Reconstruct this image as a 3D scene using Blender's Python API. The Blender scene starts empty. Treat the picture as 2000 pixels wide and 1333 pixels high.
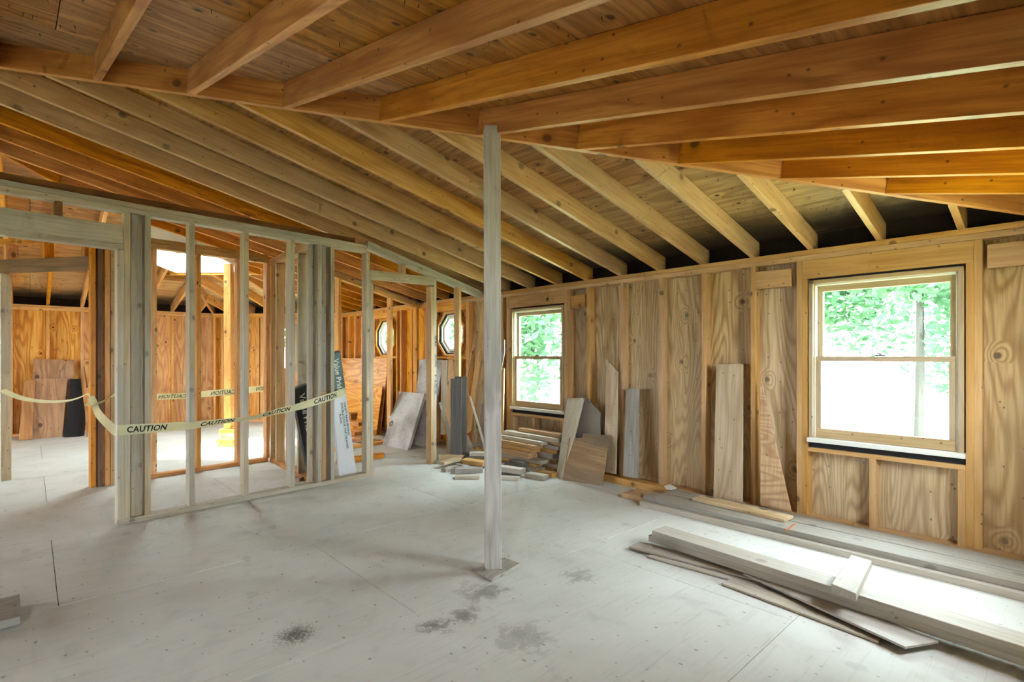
import bpy, bmesh, math, random
from mathutils import Vector, Matrix
random.seed(7)
SC = bpy.context.scene
COL = SC.collection
V = Vector

# ------------------------------------------------------------------ camera
FPX, AZ, HORIZON, EYE = 1018.5633, 0.7458, 695.5571, 1.2      # focal length in px of a 2000x1333 frame, heading, horizon row, eye height
cam = bpy.data.cameras.new('camera')
cam.lens = 36.0 * FPX / 2000.0
cam.shift_y = (HORIZON - 666.5) / 2000.0
cam.clip_start = 0.02
cam_o = bpy.data.objects.new('camera', cam); COL.objects.link(cam_o)
cam_o.location = (0, 0, EYE)
cam_o.rotation_euler = (math.pi / 2, 0, -AZ)
SC.camera = cam_o

# ------------------------------------------------------------------ world: bright overcast sky
world = bpy.data.worlds.new('overcast_sky'); SC.world = world
world.use_nodes = True
wn = world.node_tree
bg = wn.nodes['Background']
bg.inputs['Color'].default_value = (0.82, 0.95, 1.07, 1)
bg.inputs['Strength'].default_value = 26.0
# veiled sun, high, from beyond the far end of the house: comes in through the skylight only
sun = bpy.data.lights.new('veiled_sun', 'SUN'); sun.energy = 50.0; sun.angle = math.radians(12); sun.color = (1.0, 0.95, 0.87)
sun_o = bpy.data.objects.new('veiled_sun', sun); COL.objects.link(sun_o)
sun_o.rotation_euler = V((-0.18, 0.20, 1.0)).to_track_quat('Z', 'Y').to_euler()
SC.view_settings.view_transform = 'Standard'
SC.view_settings.look = 'None'
SC.view_settings.gamma = 1.0
SC.view_settings.use_curve_mapping = False
SC.view_settings.exposure = 0.58
SC.cycles.max_bounces = 7
SC.cycles.diffuse_bounces = 4
SC.cycles.transparent_max_bounces = 12
SC.cycles.use_denoising = True
SC.cycles.use_adaptive_sampling = True
SC.cycles.adaptive_threshold = 0.14
SC.cycles.adaptive_min_samples = 12
SC.cycles.sample_clamp_indirect = 12.0
def portal(name, loc, rot, sx, sy):
    l = bpy.data.lights.new(name, 'AREA'); l.shape = 'RECTANGLE'; l.size = sx; l.size_y = sy
    l.cycles.is_portal = True
    o = bpy.data.objects.new(name, l); COL.objects.link(o); o.location = loc; o.rotation_euler = rot

# ------------------------------------------------------------------ measured points: a sight line met with a real plane of the house
_S, _C = math.sin(AZ), math.cos(AZ)
def ray(x, y):
    u = (x - 1000.0) / FPX
    return V((_S + u * _C, _C - u * _S, (HORIZON - y) / FPX))
EYEV = V((0, 0, EYE))
def on(x, y, p0, n):
    r = ray(x, y); p0 = V(p0); n = V(n)
    return EYEV + r * ((p0 - EYEV).dot(n) / r.dot(n))
def onz(x, y, z=0.0): return on(x, y, (0, 0, z), (0, 0, 1))
def onx(x, y, X): return on(x, y, (X, 0, 0), (1, 0, 0))

# ------------------------------------------------------------------ main dimensions (metres)
XW = 4.164        # stud face of the right wall
YF = 10.7         # stud face of the far wall
CD = 13.15        # far right corner is cut: X + Y = CD
XL = -4.44        # left wall
YN = -0.10        # near wall
ZP = 1.974        # top of the wall plates = underside of the rafters there
SL = 0.225        # roof slope
XR = -0.24        # ridge
HX = 4.279        # near hip: X + Y = HX
YPK = HX - XR     # near end of the ridge
RAFT = 0.144      # rafter depth, vertical
T2 = 0.038; W4 = 0.089; W6 = 0.14

# ------------------------------------------------------------------ object helpers
WM = {}
def finish(o, M, parent=None):
    if parent is not None:
        o.parent = parent
        o.matrix_basis = WM[parent].inverted() @ M
    else:
        o.matrix_basis = M
    WM[o] = M
    return o
def tag(o, label=None, cat=None, group=None, kind=None):
    if label: o['label'] = label
    if cat: o['category'] = cat
    if group: o['group'] = group
    if kind: o['kind'] = kind
    return o
def empty(name, loc, label=None, cat=None, group=None, kind=None):
    o = bpy.data.objects.new(name, None); COL.objects.link(o); o.empty_display_size = 0.1
    finish(o, Matrix.Translation(V(loc)))
    return tag(o, label, cat, group, kind)
def frame(x, y, z, o):
    return Matrix(((x.x, y.x, z.x, o.x), (x.y, y.y, z.y, o.y), (x.z, y.z, z.z, o.z), (0, 0, 0, 1)))
_cache = {}
def box_mesh(L, w, t, mat, bev=0.0018):
    key = (round(L, 3), round(w, 4), round(t, 4), mat.name)
    if key in _cache: return _cache[key]
    bm = bmesh.new()
    bmesh.ops.create_cube(bm, size=1.0)
    bmesh.ops.scale(bm, vec=(L, w, t), verts=bm.verts)
    b = min(bev, t * 0.2, w * 0.2)
    bmesh.ops.bevel(bm, geom=list(bm.edges), offset=b, segments=1, affect='EDGES', profile=0.5)
    me = bpy.data.meshes.new('board'); bm.to_mesh(me); bm.free()
    me.materials.append(mat)
    _cache[key] = me
    return me
def board(name, a, b, w, t, side, mat, parent=None):
    """a sawn board from a to b; w along 'side', t across it"""
    a = V(a); b = V(b); d = b - a
    x = d.normalized(); s = V(side); y = (s - x * s.dot(x)).normalized(); z = x.cross(y)
    o = bpy.data.objects.new(name, box_mesh(d.length, w, t, mat)); COL.objects.link(o)
    return finish(o, frame(x, y, z, (a + b) / 2), parent)
def prism(name, pts, back, thick, mat, grain, parent=None, bev=0.0):
    """flat piece with outline pts (front face); 'back' points away from the front"""
    pts = [V(p) for p in pts]
    n = V((0, 0, 0))
    for i in range(len(pts)):
        p, q = pts[i], pts[(i + 1) % len(pts)]
        n += p.cross(q)
    n.normalize()
    if n.dot(V(back)) > 0:
        pts.reverse(); n = -n                      # n looks out of the front
    g = V(grain); x = (g - n * g.dot(n)).normalized(); y = n.cross(x)
    c = sum(pts, V()) / len(pts)
    M = frame(x, y, n, c); Mi = M.inverted()
    loc = [Mi @ p for p in pts]
    for p in loc: p.z = 0
    bm = bmesh.new()
    f = [bm.verts.new(p) for p in loc]; k = [bm.verts.new(p - V((0, 0, thick))) for p in loc]
    bm.faces.new(f); bm.faces.new(list(reversed(k)))
    m = len(f)
    for i in range(m): bm.faces.new((f[(i + 1) % m], f[i], k[i], k[(i + 1) % m]))
    if bev: bmesh.ops.bevel(bm, geom=list(bm.edges), offset=bev, segments=1, affect='EDGES', profile=0.5)
    bmesh.ops.recalc_face_normals(bm, faces=bm.faces)
    me = bpy.data.meshes.new(name); bm.to_mesh(me); bm.free(); me.materials.append(mat)
    o = bpy.data.objects.new(name, me); COL.objects.link(o)
    return finish(o, M, parent)
def mesh_obj(name, verts, faces, mat, parent=None, M=None, smooth=False):
    me = bpy.data.meshes.new(name); me.from_pydata([tuple(v) for v in verts], [], faces); me.validate()
    if smooth:
        for p in me.polygons: p.use_smooth = True
    if mat: me.materials.append(mat)
    o = bpy.data.objects.new(name, me); COL.objects.link(o)
    return finish(o, M or Matrix.Identity(4), parent)
def bm_obj(name, bm, mat, parent=None, M=None, smooth=False):
    me = bpy.data.meshes.new(name); bm.to_mesh(me); bm.free()
    if smooth:
        for p in me.polygons: p.use_smooth = True
    me.materials.append(mat)
    o = bpy.data.objects.new(name, me); COL.objects.link(o)
    return finish(o, M or Matrix.Identity(4), parent)

# ------------------------------------------------------------------ materials
def lin(h):
    c = [int(h[i:i + 2], 16) / 255 for i in (1, 3, 5)]
    return tuple((v / 12.92 if v <= 0.04045 else ((v + 0.055) / 1.055) ** 2.4) for v in c) + (1,)
class NT:
    def __init__(s, name):
        s.m = bpy.data.materials.new(name); s.m.use_nodes = True
        s.t = s.m.node_tree; s.p = s.t.nodes['Principled BSDF']
    def n(s, typ, **kw):
        nd = s.t.nodes.new(typ)
        for k, v in kw.items(): setattr(nd, k, v)
        return nd
    def l(s, a, b): s.t.links.new(a, b)
    def math(s, op, a, b=None, c=None, clamp=False):
        nd = s.n('ShaderNodeMath', operation=op, use_clamp=clamp)
        for i, v in enumerate((a, b, c)):
            if v is None: continue
            if isinstance(v, (int, float)): nd.inputs[i].default_value = v
            else: s.l(v, nd.inputs[i])
        return nd.outputs[0]
    def mix(s, f, a, b, mode='MIX'):
        nd = s.n('ShaderNodeMix', data_type='RGBA', blend_type=mode)
        for key, v in ((0, f), (6, a), (7, b)):
            if isinstance(v, (int, float)): nd.inputs[key].default_value = v
            elif isinstance(v, tuple): nd.inputs[key].default_value = v
            else: s.l(v, nd.inputs[key])
        return nd.outputs[2]
    def ramp(s, v, lo, hi):
        nd = s.n('ShaderNodeMapRange', interpolation_type='SMOOTHSTEP')
        s.l(v, nd.inputs[0]); nd.inputs[1].default_value = lo; nd.inputs[2].default_value = hi
        return nd.outputs[0]
    def noise(s, vec, scale, detail=3, rough=0.5, dist=0.0):
        nd = s.n('ShaderNodeTexNoise'); s.l(vec, nd.inputs['Vector'])
        nd.inputs['Scale'].default_value = scale; nd.inputs['Detail'].default_value = detail
        nd.inputs['Roughness'].default_value = rough; nd.inputs['Distortion'].default_value = dist
        return nd.outputs['Fac']
    def mapping(s, vec, sc):
        nd = s.n('ShaderNodeMapping'); s.l(vec, nd.inputs[0]); nd.inputs['Scale'].default_value = sc
        return nd.outputs[0]
def wood(name, light, dark, grey=0.0, greycol='#9a968c', rings=7.0, stretch=(0.55, 6.0), knots=3.2, knotsize=0.07, contrast=0.55, knotcol='#5a3416', var=0.22, rough=0.55, grain=0.6, knot_share=0.42, mould_shade=None):
    """sawn or rotary-cut wood; long axis of the piece is local X"""
    m = NT(name)
    tc = m.n('ShaderNodeTexCoord'); oi = m.n('ShaderNodeObjectInfo')
    off = m.n('ShaderNodeVectorMath', operation='MULTIPLY'); m.l(oi.outputs['Random'], off.inputs[0]); off.inputs[1].default_value = (37.1, 91.7, 53.3)
    ad = m.n('ShaderNodeVectorMath', operation='ADD'); m.l(tc.outputs['Object'], ad.inputs[0]); m.l(off.outputs[0], ad.inputs[1])
    vec = ad.outputs[0]
    vor = m.n('ShaderNodeTexVoronoi', voronoi_dimensions='2D'); sx = m.n('ShaderNodeSeparateXYZ'); m.l(vec, sx.inputs[0]); cx = m.n('ShaderNodeCombineXYZ'); m.l(sx.outputs[0], cx.inputs[0]); m.l(m.math('MULTIPLY', m.math('ADD', sx.outputs[1], sx.outputs[2]), 1.2), cx.inputs[1])
    m.l(cx.outputs[0], vor.inputs['Vector']); vor.inputs['Scale'].default_value = knots
    sep = m.n('ShaderNodeSeparateColor'); m.l(vor.outputs['Color'], sep.inputs[0])
    has = m.math('LESS_THAN', sep.outputs[0], knot_share)
    d = vor.outputs['Distance']
    near = m.math('MULTIPLY', m.math('SUBTRACT', 1.0, m.ramp(d, 0.0, knotsize * 4.5)), has)
    n1 = m.noise(m.mapping(vec, (stretch[0], stretch[1], stretch[1] * 0.6)), 1.0, 2.0, 0.5, 0.4)
    field = m.math('ADD', n1, m.math('MULTIPLY', near, 0.10))
    wav = m.math('SINE', m.math('MULTIPLY', field, rings * 6.2832))
    ring = m.math('MULTIPLY_ADD', wav, 0.5, 0.5)
    ring = m.math('POWER', ring, 1.7)
    fine = m.noise(m.mapping(vec, (3.0, 60.0, 60.0)), 1.0, 2.0, 0.7)
    mid = m.noise(m.mapping(vec, (1.2, 9.0, 9.0)), 1.0, 2.0, 0.55)
    c = m.mix(m.math('MULTIPLY', ring, contrast), lin(light), lin(dark))
    c = m.mix(m.math('MULTIPLY', m.ramp(fine, 0.35, 0.75), grain), c, lin(dark))
    c = m.mix(m.math('MULTIPLY', m.ramp(mid, 0.45, 0.8), 0.4), c, lin(dark))
    kn = m.math('MULTIPLY', m.math('SUBTRACT', 1.0, m.ramp(d, knotsize * 0.55, knotsize * 1.25)), has)
    c = m.mix(m.math('MULTIPLY', kn, 0.85), c, lin(knotcol))
    v2 = m.n('ShaderNodeTexVoronoi', voronoi_dimensions='2D'); m.l(cx.outputs[0], v2.inputs['Vector']); v2.inputs['Scale'].default_value = 8.5
    s2 = m.n('ShaderNodeSeparateColor'); m.l(v2.outputs['Color'], s2.inputs[0])
    c = m.mix(m.math('MULTIPLY', m.math('MULTIPLY', m.math('SUBTRACT', 1.0, m.ramp(v2.outputs['Distance'], 0.03, 0.085)), m.math('LESS_THAN', s2.outputs[1], 0.3)), 0.75), c, lin(knotcol))
    if grey:
        big = m.noise(m.mapping(vec, (0.7, 2.2, 2.2)), 1.0, 3.0, 0.6)
        c = m.mix(m.math('MULTIPLY', m.ramp(big, 0.30, 0.66), grey), c, m.mix(m.ramp(fine, 0.3, 0.8), lin(greycol), m.mix(0.35, lin(greycol), lin(dark))))
    if mould_shade:      # mouldy marks mixed with painted eave shade, darker towards the lower edge; ('attribute along slope', colour)
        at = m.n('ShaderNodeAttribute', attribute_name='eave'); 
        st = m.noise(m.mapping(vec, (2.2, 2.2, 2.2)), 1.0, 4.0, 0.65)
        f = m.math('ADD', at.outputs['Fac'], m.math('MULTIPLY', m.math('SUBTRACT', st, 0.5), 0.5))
        c = m.mix(m.math('MULTIPLY', m.math('SUBTRACT', 1.0, m.ramp(f, 0.10, 0.62)), 0.93), c, lin(mould_shade))
    hs = m.n('ShaderNodeHueSaturation'); m.l(c, hs.inputs['Color'])
    m.l(m.math('MULTIPLY_ADD', oi.outputs['Random'], var, 1.0 - var * 0.5), hs.inputs['Value'])
    m.l(m.math('MULTIPLY_ADD', m.math('FRACT', m.math('MULTIPLY', oi.outputs['Random'], 17.3)), 0.24, 0.88), hs.inputs['Saturation'])
    m.l(hs.outputs[0], m.p.inputs['Base Color'])
    m.p.inputs['Roughness'].default_value = rough
    m.p.inputs['Specular IOR Level'].default_value = 0.5
    return m.m
def plain(name, col, rough=0.6, metal=0.0, noise=0.0, scale=20.0, spec=0.3):
    m = NT(name)
    if noise:
        tc = m.n('ShaderNodeTexCoord'); f = m.noise(tc.outputs['Object'], scale, 4.0, 0.6)
        c = lin(col)
        m.l(m.mix(m.ramp(f, 0.3, 0.75), c, tuple(v * (1 - noise) for v in c[:3]) + (1,)), m.p.inputs['Base Color'])
    else: m.p.inputs['Base Color'].default_value = lin(col)
    m.p.inputs['Roughness'].default_value = rough; m.p.inputs['Metallic'].default_value = metal
    m.p.inputs['Specular IOR Level'].default_value = spec
    return m.m
M = {}
M['fir'] = wood('amber_fir', '#dc9740', '#a55c12', rings=6, knots=2.3, contrast=0.6, rough=0.42)
M['fir_tan'] = wood('tan_fir', '#d3a363', '#a8722f', rings=5, knots=2.6, contrast=0.4, grey=0.3, greycol='#b9a685', rough=0.45)
M['fir_pale'] = wood('pale_weathered_fir', '#c9b799', '#98815f', rings=5, knots=3.4, contrast=0.45, grey=0.65, greycol='#a5a59c', knotcol='#54463a')
M['fir_wall'] = wood('wall_fir', '#d0a468', '#a87838', rings=5, knots=3.0, contrast=0.4, grey=0.2, greycol='#a89a80')
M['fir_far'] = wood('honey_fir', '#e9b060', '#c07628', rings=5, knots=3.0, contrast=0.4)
M['fir_dark'] = wood('brown_stained_fir', '#8a5c33', '#573417', rings=6, knots=3.0, contrast=0.5, knotcol='#2a170a')
M['ply_wall'] = wood('weathered_fir_plywood', '#d8bb8a', '#97703c', rings=24, stretch=(0.40, 3.0), knots=2.6, knotsize=0.06, contrast=0.7, grey=0.4, greycol='#b8a88a', knotcol='#3f2a18', var=0.12)
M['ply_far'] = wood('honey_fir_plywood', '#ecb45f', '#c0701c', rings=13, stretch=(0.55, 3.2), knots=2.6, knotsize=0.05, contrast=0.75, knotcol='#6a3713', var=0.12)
M['ply_roof'] = wood('roof_plywood', '#c08a45', '#7d4d18', rings=7, stretch=(0.5, 4.5), knots=3.6, knotsize=0.07, contrast=0.6, knotcol='#3c2410', var=0.2, knot_share=0.6)
M['ply_eave'] = wood('mould_shaded_roof_plywood', '#bd9c69', '#856234', rings=7, stretch=(0.5, 4.5), knots=3.6, knotsize=0.06, contrast=0.6, knotcol='#3c2410', var=0.15, mould_shade='#17130f', knot_share=0.6)
M['ply_eave_far'] = wood('mould_shaded_far_roof_plywood', '#e0bd86', '#b98444', rings=7, stretch=(0.5, 4.5), knots=3.6, knotsize=0.06, contrast=0.6, knotcol='#54300f', var=0.15, mould_shade='#1d1511', knot_share=0.6)
M['ply_tri'] = wood('cross_grained_plywood', '#d2ae7a', '#a4743c', rings=12, stretch=(5.0, 0.6), knots=2.0, contrast=0.7, var=0.05)
M['ply_red'] = wood('brown_red_plywood', '#b98a60', '#8b5f3a', rings=8, stretch=(0.5, 3.0), knots=2.0, contrast=0.6, knotcol='#4a2a18', var=0.15)
M['ply_scrap'] = wood('scrap_plywood', '#cdb58d', '#9c7c50', rings=8, stretch=(0.5, 3.0), knots=2.2, contrast=0.6, knotcol='#4a3520', var=0.15, grey=0.3, greycol='#b5ab97')
M['ply_blot'] = wood('blotched_plywood', '#b08d5e', '#85623a', rings=8, stretch=(0.5, 3.6), knots=2.0, contrast=0.5, var=0.1, grey=0.75, greycol='#5d564c')
M['post'] = wood('whitewashed_post', '#b3aca0', '#766f64', rings=9, knots=3.4, contrast=0.7, grey=0.8, greycol='#e0ded8', knotcol='#4b443c', var=0.05)
M['grey'] = wood('grey_weathered_board', '#a49c8d', '#766d5e', rings=6, knots=2.4, contrast=0.5, grey=0.6, greycol='#9d9a92', knotcol='#3c352c')
M['grey_dark'] = wood('dark_grey_board', '#6f6a61', '#4b463e', rings=6, knots=2.4, contrast=0.5, grey=0.6, greycol='#6e685c', knotcol='#2b2620')
M['dusty'] = wood('dusty_board', '#bdb29b', '#94866b', rings=6, knots=2.2, contrast=0.4, grey=0.75, greycol='#bfbab0', knotcol='#4b4034')
M['chip'] = plain('grey_particle_board', '#9b9080', 0.9, noise=0.25, scale=160)
M['vinyl'] = plain('cream_window_liner', '#d9d8cc', 0.5)
M['sash'] = wood('sash_pine', '#b9a27c', '#957a50', rings=6, knots=0.6, knotsize=0.01, contrast=0.3, var=0.05)
M['black'] = plain('black_felt', '#262321', 0.95, noise=0.4, scale=60)
M['gap'] = plain('dark_gap_foam', '#26272a', 0.9)
M['metal'] = plain('latch_metal', '#4b4c4a', 0.45, 0.8)
M['steel'] = plain('galvanised_steel', '#8d9196', 0.5, 0.9)
M['white'] = plain('white_painted_board', '#e6e4e0', 0.6)
M['ink'] = plain('black_print', '#1d1c1a', 0.8)
M['ink_blue'] = plain('blue_grade_stamp', '#5c6a78', 0.9)
M['ink_green'] = plain('green_print', '#4f6f62', 0.9)
M['ink_cream'] = plain('cream_print', '#d8dccf', 0.9)
def glass_mat():
    m = NT('window_glass')
    tr = m.n('ShaderNodeBsdfTransparent'); tr.inputs[0].default_value = (0.93, 0.97, 0.95, 1)
    gl = m.n('ShaderNodeBsdfGlossy'); gl.inputs['Roughness'].default_value = 0.02
    mx = m.n('ShaderNodeMixShader'); mx.inputs[0].default_value = 0.05
    m.l(tr.outputs[0], mx.inputs[1]); m.l(gl.outputs[0], mx.inputs[2])
    m.l(mx.outputs[0], m.t.nodes['Material Output'].inputs['Surface'])
    return m.m
M['glass'] = glass_mat()
def floor_mat():
    m = NT('dusty_subfloor')
    g = m.n('ShaderNodeNewGeometry'); p = g.outputs['Position']; oi = m.n('ShaderNodeObjectInfo')
    big = m.noise(p, 0.9, 4, 0.6, 0.6); med = m.noise(p, 5.0, 5, 0.65, 0.5)
    streak = m.noise(m.mapping(p, (3.0, 55.0, 1.0)), 1.0, 3, 0.6, 0.3)
    c = m.mix(m.ramp(big, 0.3, 0.72), lin('#d2d1c8'), lin('#bfbeb4'))
    c = m.mix(m.math('MULTIPLY', m.ramp(med, 0.5, 0.8), 0.35), c, lin('#9c998e'))
    c = m.mix(m.math('MULTIPLY', m.ramp(streak, 0.52, 0.8), 0.3), c, lin('#8f8c82'))
    def specks(scale, size, share, strength, col):
        nonlocal c
        v = m.n('ShaderNodeTexVoronoi', voronoi_dimensions='2D'); m.l(m.mapping(p, (1.0, 0.6, 1.0)), v.inputs['Vector']); v.inputs['Scale'].default_value = scale
        s = m.n('ShaderNodeSeparateColor'); m.l(v.outputs['Color'], s.inputs[0])
        dd = m.math('ADD', v.outputs['Distance'], m.math('MULTIPLY', m.math('SUBTRACT', m.noise(p, scale * 6, 2), 0.5), size * 1.6))
        f = m.math('MULTIPLY', m.math('SUBTRACT', 1.0, m.ramp(dd, size * 0.5, size)), m.math('LESS_THAN', s.outputs[1], share))
        c = m.mix(m.math('MULTIPLY', f, strength), c, lin(col))
    specks(30.0, 0.13, 0.08, 0.6, '#6a675e')
    specks(8.0, 0.055, 0.22, 0.6, '#6a665c')
    specks(3.1, 0.10, 0.25, 0.2, '#8b887e')
    def blot(px, py, r, strength, col, gr):
        nonlocal c
        q = onz(px, py)
        vs = m.n('ShaderNodeVectorMath', operation='DISTANCE'); m.l(p, vs.inputs[0]); vs.inputs[1].default_value = q
        f = m.math('SUBTRACT', 1.0, m.ramp(vs.outputs['Value'], 0.0, r))
        t = m.ramp(m.math('ADD', f, m.math('MULTIPLY', m.math('SUBTRACT', m.noise(p, gr, 6, 0.8, 0.6), 0.5), 3.2)), 0.55, 0.95)
        c = m.mix(m.math('MULTIPLY', m.math('MULTIPLY', t, f), strength), c, lin(col))
    blot(578, 1240, 0.2, 0.9, '#565349', 90.0)
    blot(950, 1155, 0.3, 0.6, '#6b675d', 9.0)
    blot(1130, 1125, 0.24, 0.5, '#6b675d', 25.0)
    blot(850, 1222, 0.18, 0.7, '#605c52', 14.0)
    blot(905, 1202, 0.2, 0.6, '#605c52', 14.0)
    blot(1020, 1245, 0.32, 0.4, '#6b675d', 14.0)
    blot(1010, 920, 0.35, 0.5, '#6b675d', 12.0)
    hs = m.n('ShaderNodeHueSaturation'); m.l(c, hs.inputs['Color'])
    m.l(m.math('MULTIPLY_ADD', oi.outputs['Random'], 0.06, 0.97), hs.inputs['Value'])
    m.l(hs.outputs[0], m.p.inputs['Base Color'])
    m.l(m.math('MULTIPLY_ADD', med, 0.3, 0.45), m.p.inputs['Roughness'])
    m.p.inputs['Specular IOR Level'].default_value = 0.3
    return m.m
M['floor'] = floor_mat()
def tape_mat():
    m = NT('caution_tape_plastic')
    tr = m.n('ShaderNodeBsdfTranslucent'); tr.inputs[0].default_value = lin('#e9e3ae')
    df = m.p; df.inputs['Base Color'].default_value = lin('#e6e2b6'); df.inputs['Roughness'].default_value = 0.35
    mx = m.n('ShaderNodeMixShader'); mx.inputs[0].default_value = 0.3
    m.l(df.outputs[0], mx.inputs[1]); m.l(tr.outputs[0], mx.inputs[2]); m.l(mx.outputs[0], m.t.nodes['Material Output'].inputs['Surface'])
    return m.m
M['tape'] = tape_mat()
def leaf_mat(name, col, tcol):
    m = NT(name)
    oi = m.n('ShaderNodeTexCoord'); f = m.noise(oi.outputs['Object'], 1.3, 3)
    m.l(m.mix(m.ramp(f, 0.3, 0.7), lin(col), lin(tcol)), m.p.inputs['Base Color']); m.p.inputs['Roughness'].default_value = 0.5
    tr = m.n('ShaderNodeBsdfTranslucent'); tr.inputs[0].default_value = lin(tcol)
    mx = m.n('ShaderNodeMixShader'); mx.inputs[0].default_value = 0.4
    m.l(m.p.outputs[0], mx.inputs[1]); m.l(tr.outputs[0], mx.inputs[2]); m.l(mx.outputs[0], m.t.nodes['Material Output'].inputs['Surface'])
    return m.m
M['leaf'] = leaf_mat('tree_leaves', '#3a5a44', '#557d58')
M['bark'] = wood('tree_bark', '#3a342c', '#231e19', rings=6, knots=1.0, contrast=0.8, var=0.1)
M['ground'] = plain('forest_floor', '#8a9470', 0.95, noise=0.4, scale=2.0)

# ================================================================== SETTING
# ---- floor: subfloor sheets with joints
floor = empty('floor', (0, 5, 0), 'dusty grey plywood subfloor with scuffs and dark spots', 'floor', kind='structure')
def clip(poly, a, b, c):          # keep a*x + b*y <= c
    out = []
    for i in range(len(poly)):
        p, q = poly[i], poly[(i + 1) % len(poly)]
        dp, dq = a * p[0] + b * p[1] - c, a * q[0] + b * q[1] - c
        if dp <= 0: out.append(p)
        if (dp < 0 < dq) or (dq < 0 < dp):
            t = dp / (dp - dq); out.append((p[0] + (q[0] - p[0]) * t, p[1] + (q[1] - p[1]) * t))
    return out
def area(poly):
    return abs(sum(poly[i][0] * poly[(i + 1) % len(poly)][1] - poly[(i + 1) % len(poly)][0] * poly[i][1] for i in range(len(poly)))) / 2
jx, jy = onz(1838, 1275).x, onz(1838, 1275).y
yy = -0.35
row = 0
while yy < 11.0:
    xx = -6.0 + (row % 2) * 1.22
    while xx < 4.4:
        g = 0.0015
        poly = [(xx + g, yy + g), (xx + 2.44 - g, yy + g), (xx + 2.44 - g, yy + 1.22 - g), (xx + g, yy + 1.22 - g)]
        for h in ((1, 0, XW + 0.10), (0, 1, YF + 0.10), (1, 1, CD + 0.14), (-1, 0, -XL + 0.1)): poly = clip(poly, *h) if poly else poly
        if len(poly) > 2 and area(poly) > 0.01:
            dz = random.uniform(-0.0006, 0)
            prism('subfloor_sheet', [(p[0], p[1], dz) for p in poly], (0, 0, -1), 0.018, M['floor'], (1, 0, 0), floor)
        xx += 2.44
    yy += 1.22; row += 1

prism('under_floor', [(XL - 0.1, -0.3, -0.0195), (XW + 0.1, -0.3, -0.0195), (XW + 0.1, CD - XW + 0.1, -0.0195), (CD - YF + 0.1, YF + 0.1, -0.0195), (XL - 0.1, YF + 0.1, -0.0195)], (0, 0, -1), 0.15, M['fir_dark'], (1, 0, 0), floor)  # dark slab added below the joints to stop light from underneath
# ---- right wall
wall_right = empty('wall_right', (XW, 4.5, 0), 'long plywood and stud wall with the two tall windows', 'wall', kind='structure')
UP = V((0, 0, 1))
def vstud(parent, x, y, z0, z1, depthdir, mat, w=W4, t=T2, name='stud'):
    """stud; (x, y) = centre of its room-side edge; depthdir = into the wall"""
    d = V(depthdir).normalized(); c = V((x, y, 0)) + d * (w / 2)
    return board(name, c + UP * z0, c + UP * z1, w, t, d, mat, parent)
XS = XW + W4          # inner face of the sheathing
for z0, z1, nm in ((0.0, T2, 'sole_plate'), (ZP - 0.076, ZP - 0.0385, 'top_plate'), (ZP - 0.0375, ZP, 'top_plate')):
    for ya, yb in ((-0.2, 2.7), (2.703, 5.6), (5.603, CD - XW)):
        board(nm, (XW + W4 / 2, ya, (z0 + z1) / 2), (XW + W4 / 2, yb, (z0 + z1) / 2), W4, T2 - 0.0006, (1, 0, 0), M['fir_wall'] if ya < 5.6 else M['fir_far'], wall_right)
ZS0, ZS1 = T2, ZP - 0.076
WINS = ((0.456, 1.330), (3.692, 4.530))          # rough openings along Y
def rw(y, z0=ZS0, z1=ZS1, mat=None): return vstud(wall_right, XW, y, z0, z1, (1, 0, 0), mat or (M['fir_wall'] if y < 5.2 else M['fir_far']))
for px in (1148, 1214, 1289.5, 1374, 1470.5): rw(onx(px, 700, XW).y)
for y in (0.02, 0.20 - 0.406): rw(y)
for px in (945, 914, 979): rw(onx(px, 700, XW).y)
for (a, b) in WINS:
    for y in (a - 0.019, b + 0.019): rw(y, ZS0, 1.762)                           # trimmers
    for y in (a - 0.057, b + 0.057): rw(y)                                       # king studs
    board('header', (XW + 0.02, a - 0.038, 1.830), (XW + 0.02, b + 0.038, 1.830), 0.134, T2, UP, M['fir_wall'], wall_right)
    board('rough_sill', (XW + W4 / 2, a, 0.520), (XW + W4 / 2, b, 0.520), W4, T2 * 0.8, (1, 0, 0), M['fir_wall'], wall_right)
    for k in range(2):
        rw(a + 0.019 + k * 0.42 if k == 0 else (a + b) / 2 + 0.04, ZS0, 0.505)
    rw(b - 0.019, ZS0, 0.505) if a > 2 else None
# let-in boards beside the windows
for (ya, yb, z0, z1) in ((1.448, 1.705, 1.72, 1.855), (3.412, 3.606, 1.70, 1.83), (-0.15, 0.36, 1.72, 1.86)):
    board('let_in_board', (XW + 0.022, ya, (z0 + z1) / 2), (XW + 0.022, yb, (z0 + z1) / 2), z1 - z0, T2, UP, M['fir_wall'], wall_right)
# far stretch with two octagon windows
OCT = ((5.735, 1.50), (7.50, 1.49))
for (yc, zc) in OCT:
    for y in (yc - 0.36, yc + 0.36): rw(y, mat=M['fir_far'])
    board('header', (XW + 0.02, yc - 0.34, 1.852), (XW + 0.02, yc + 0.34, 1.852), 0.088, T2, UP, M['fir_far'], wall_right)
    board('rough_sill', (XW + W4 / 2, yc - 0.34, 1.175), (XW + W4 / 2, yc + 0.34, 1.175), W4, T2 * 0.8, (1, 0, 0), M['fir_far'], wall_right)
    rw(yc, ZS0, 1.158, mat=M['fir_far'])
for y in (6.33, 6.72, 7.02, 8.05, 8.30, 8.55, 8.80): rw(y, mat=M['fir_far'])
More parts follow.
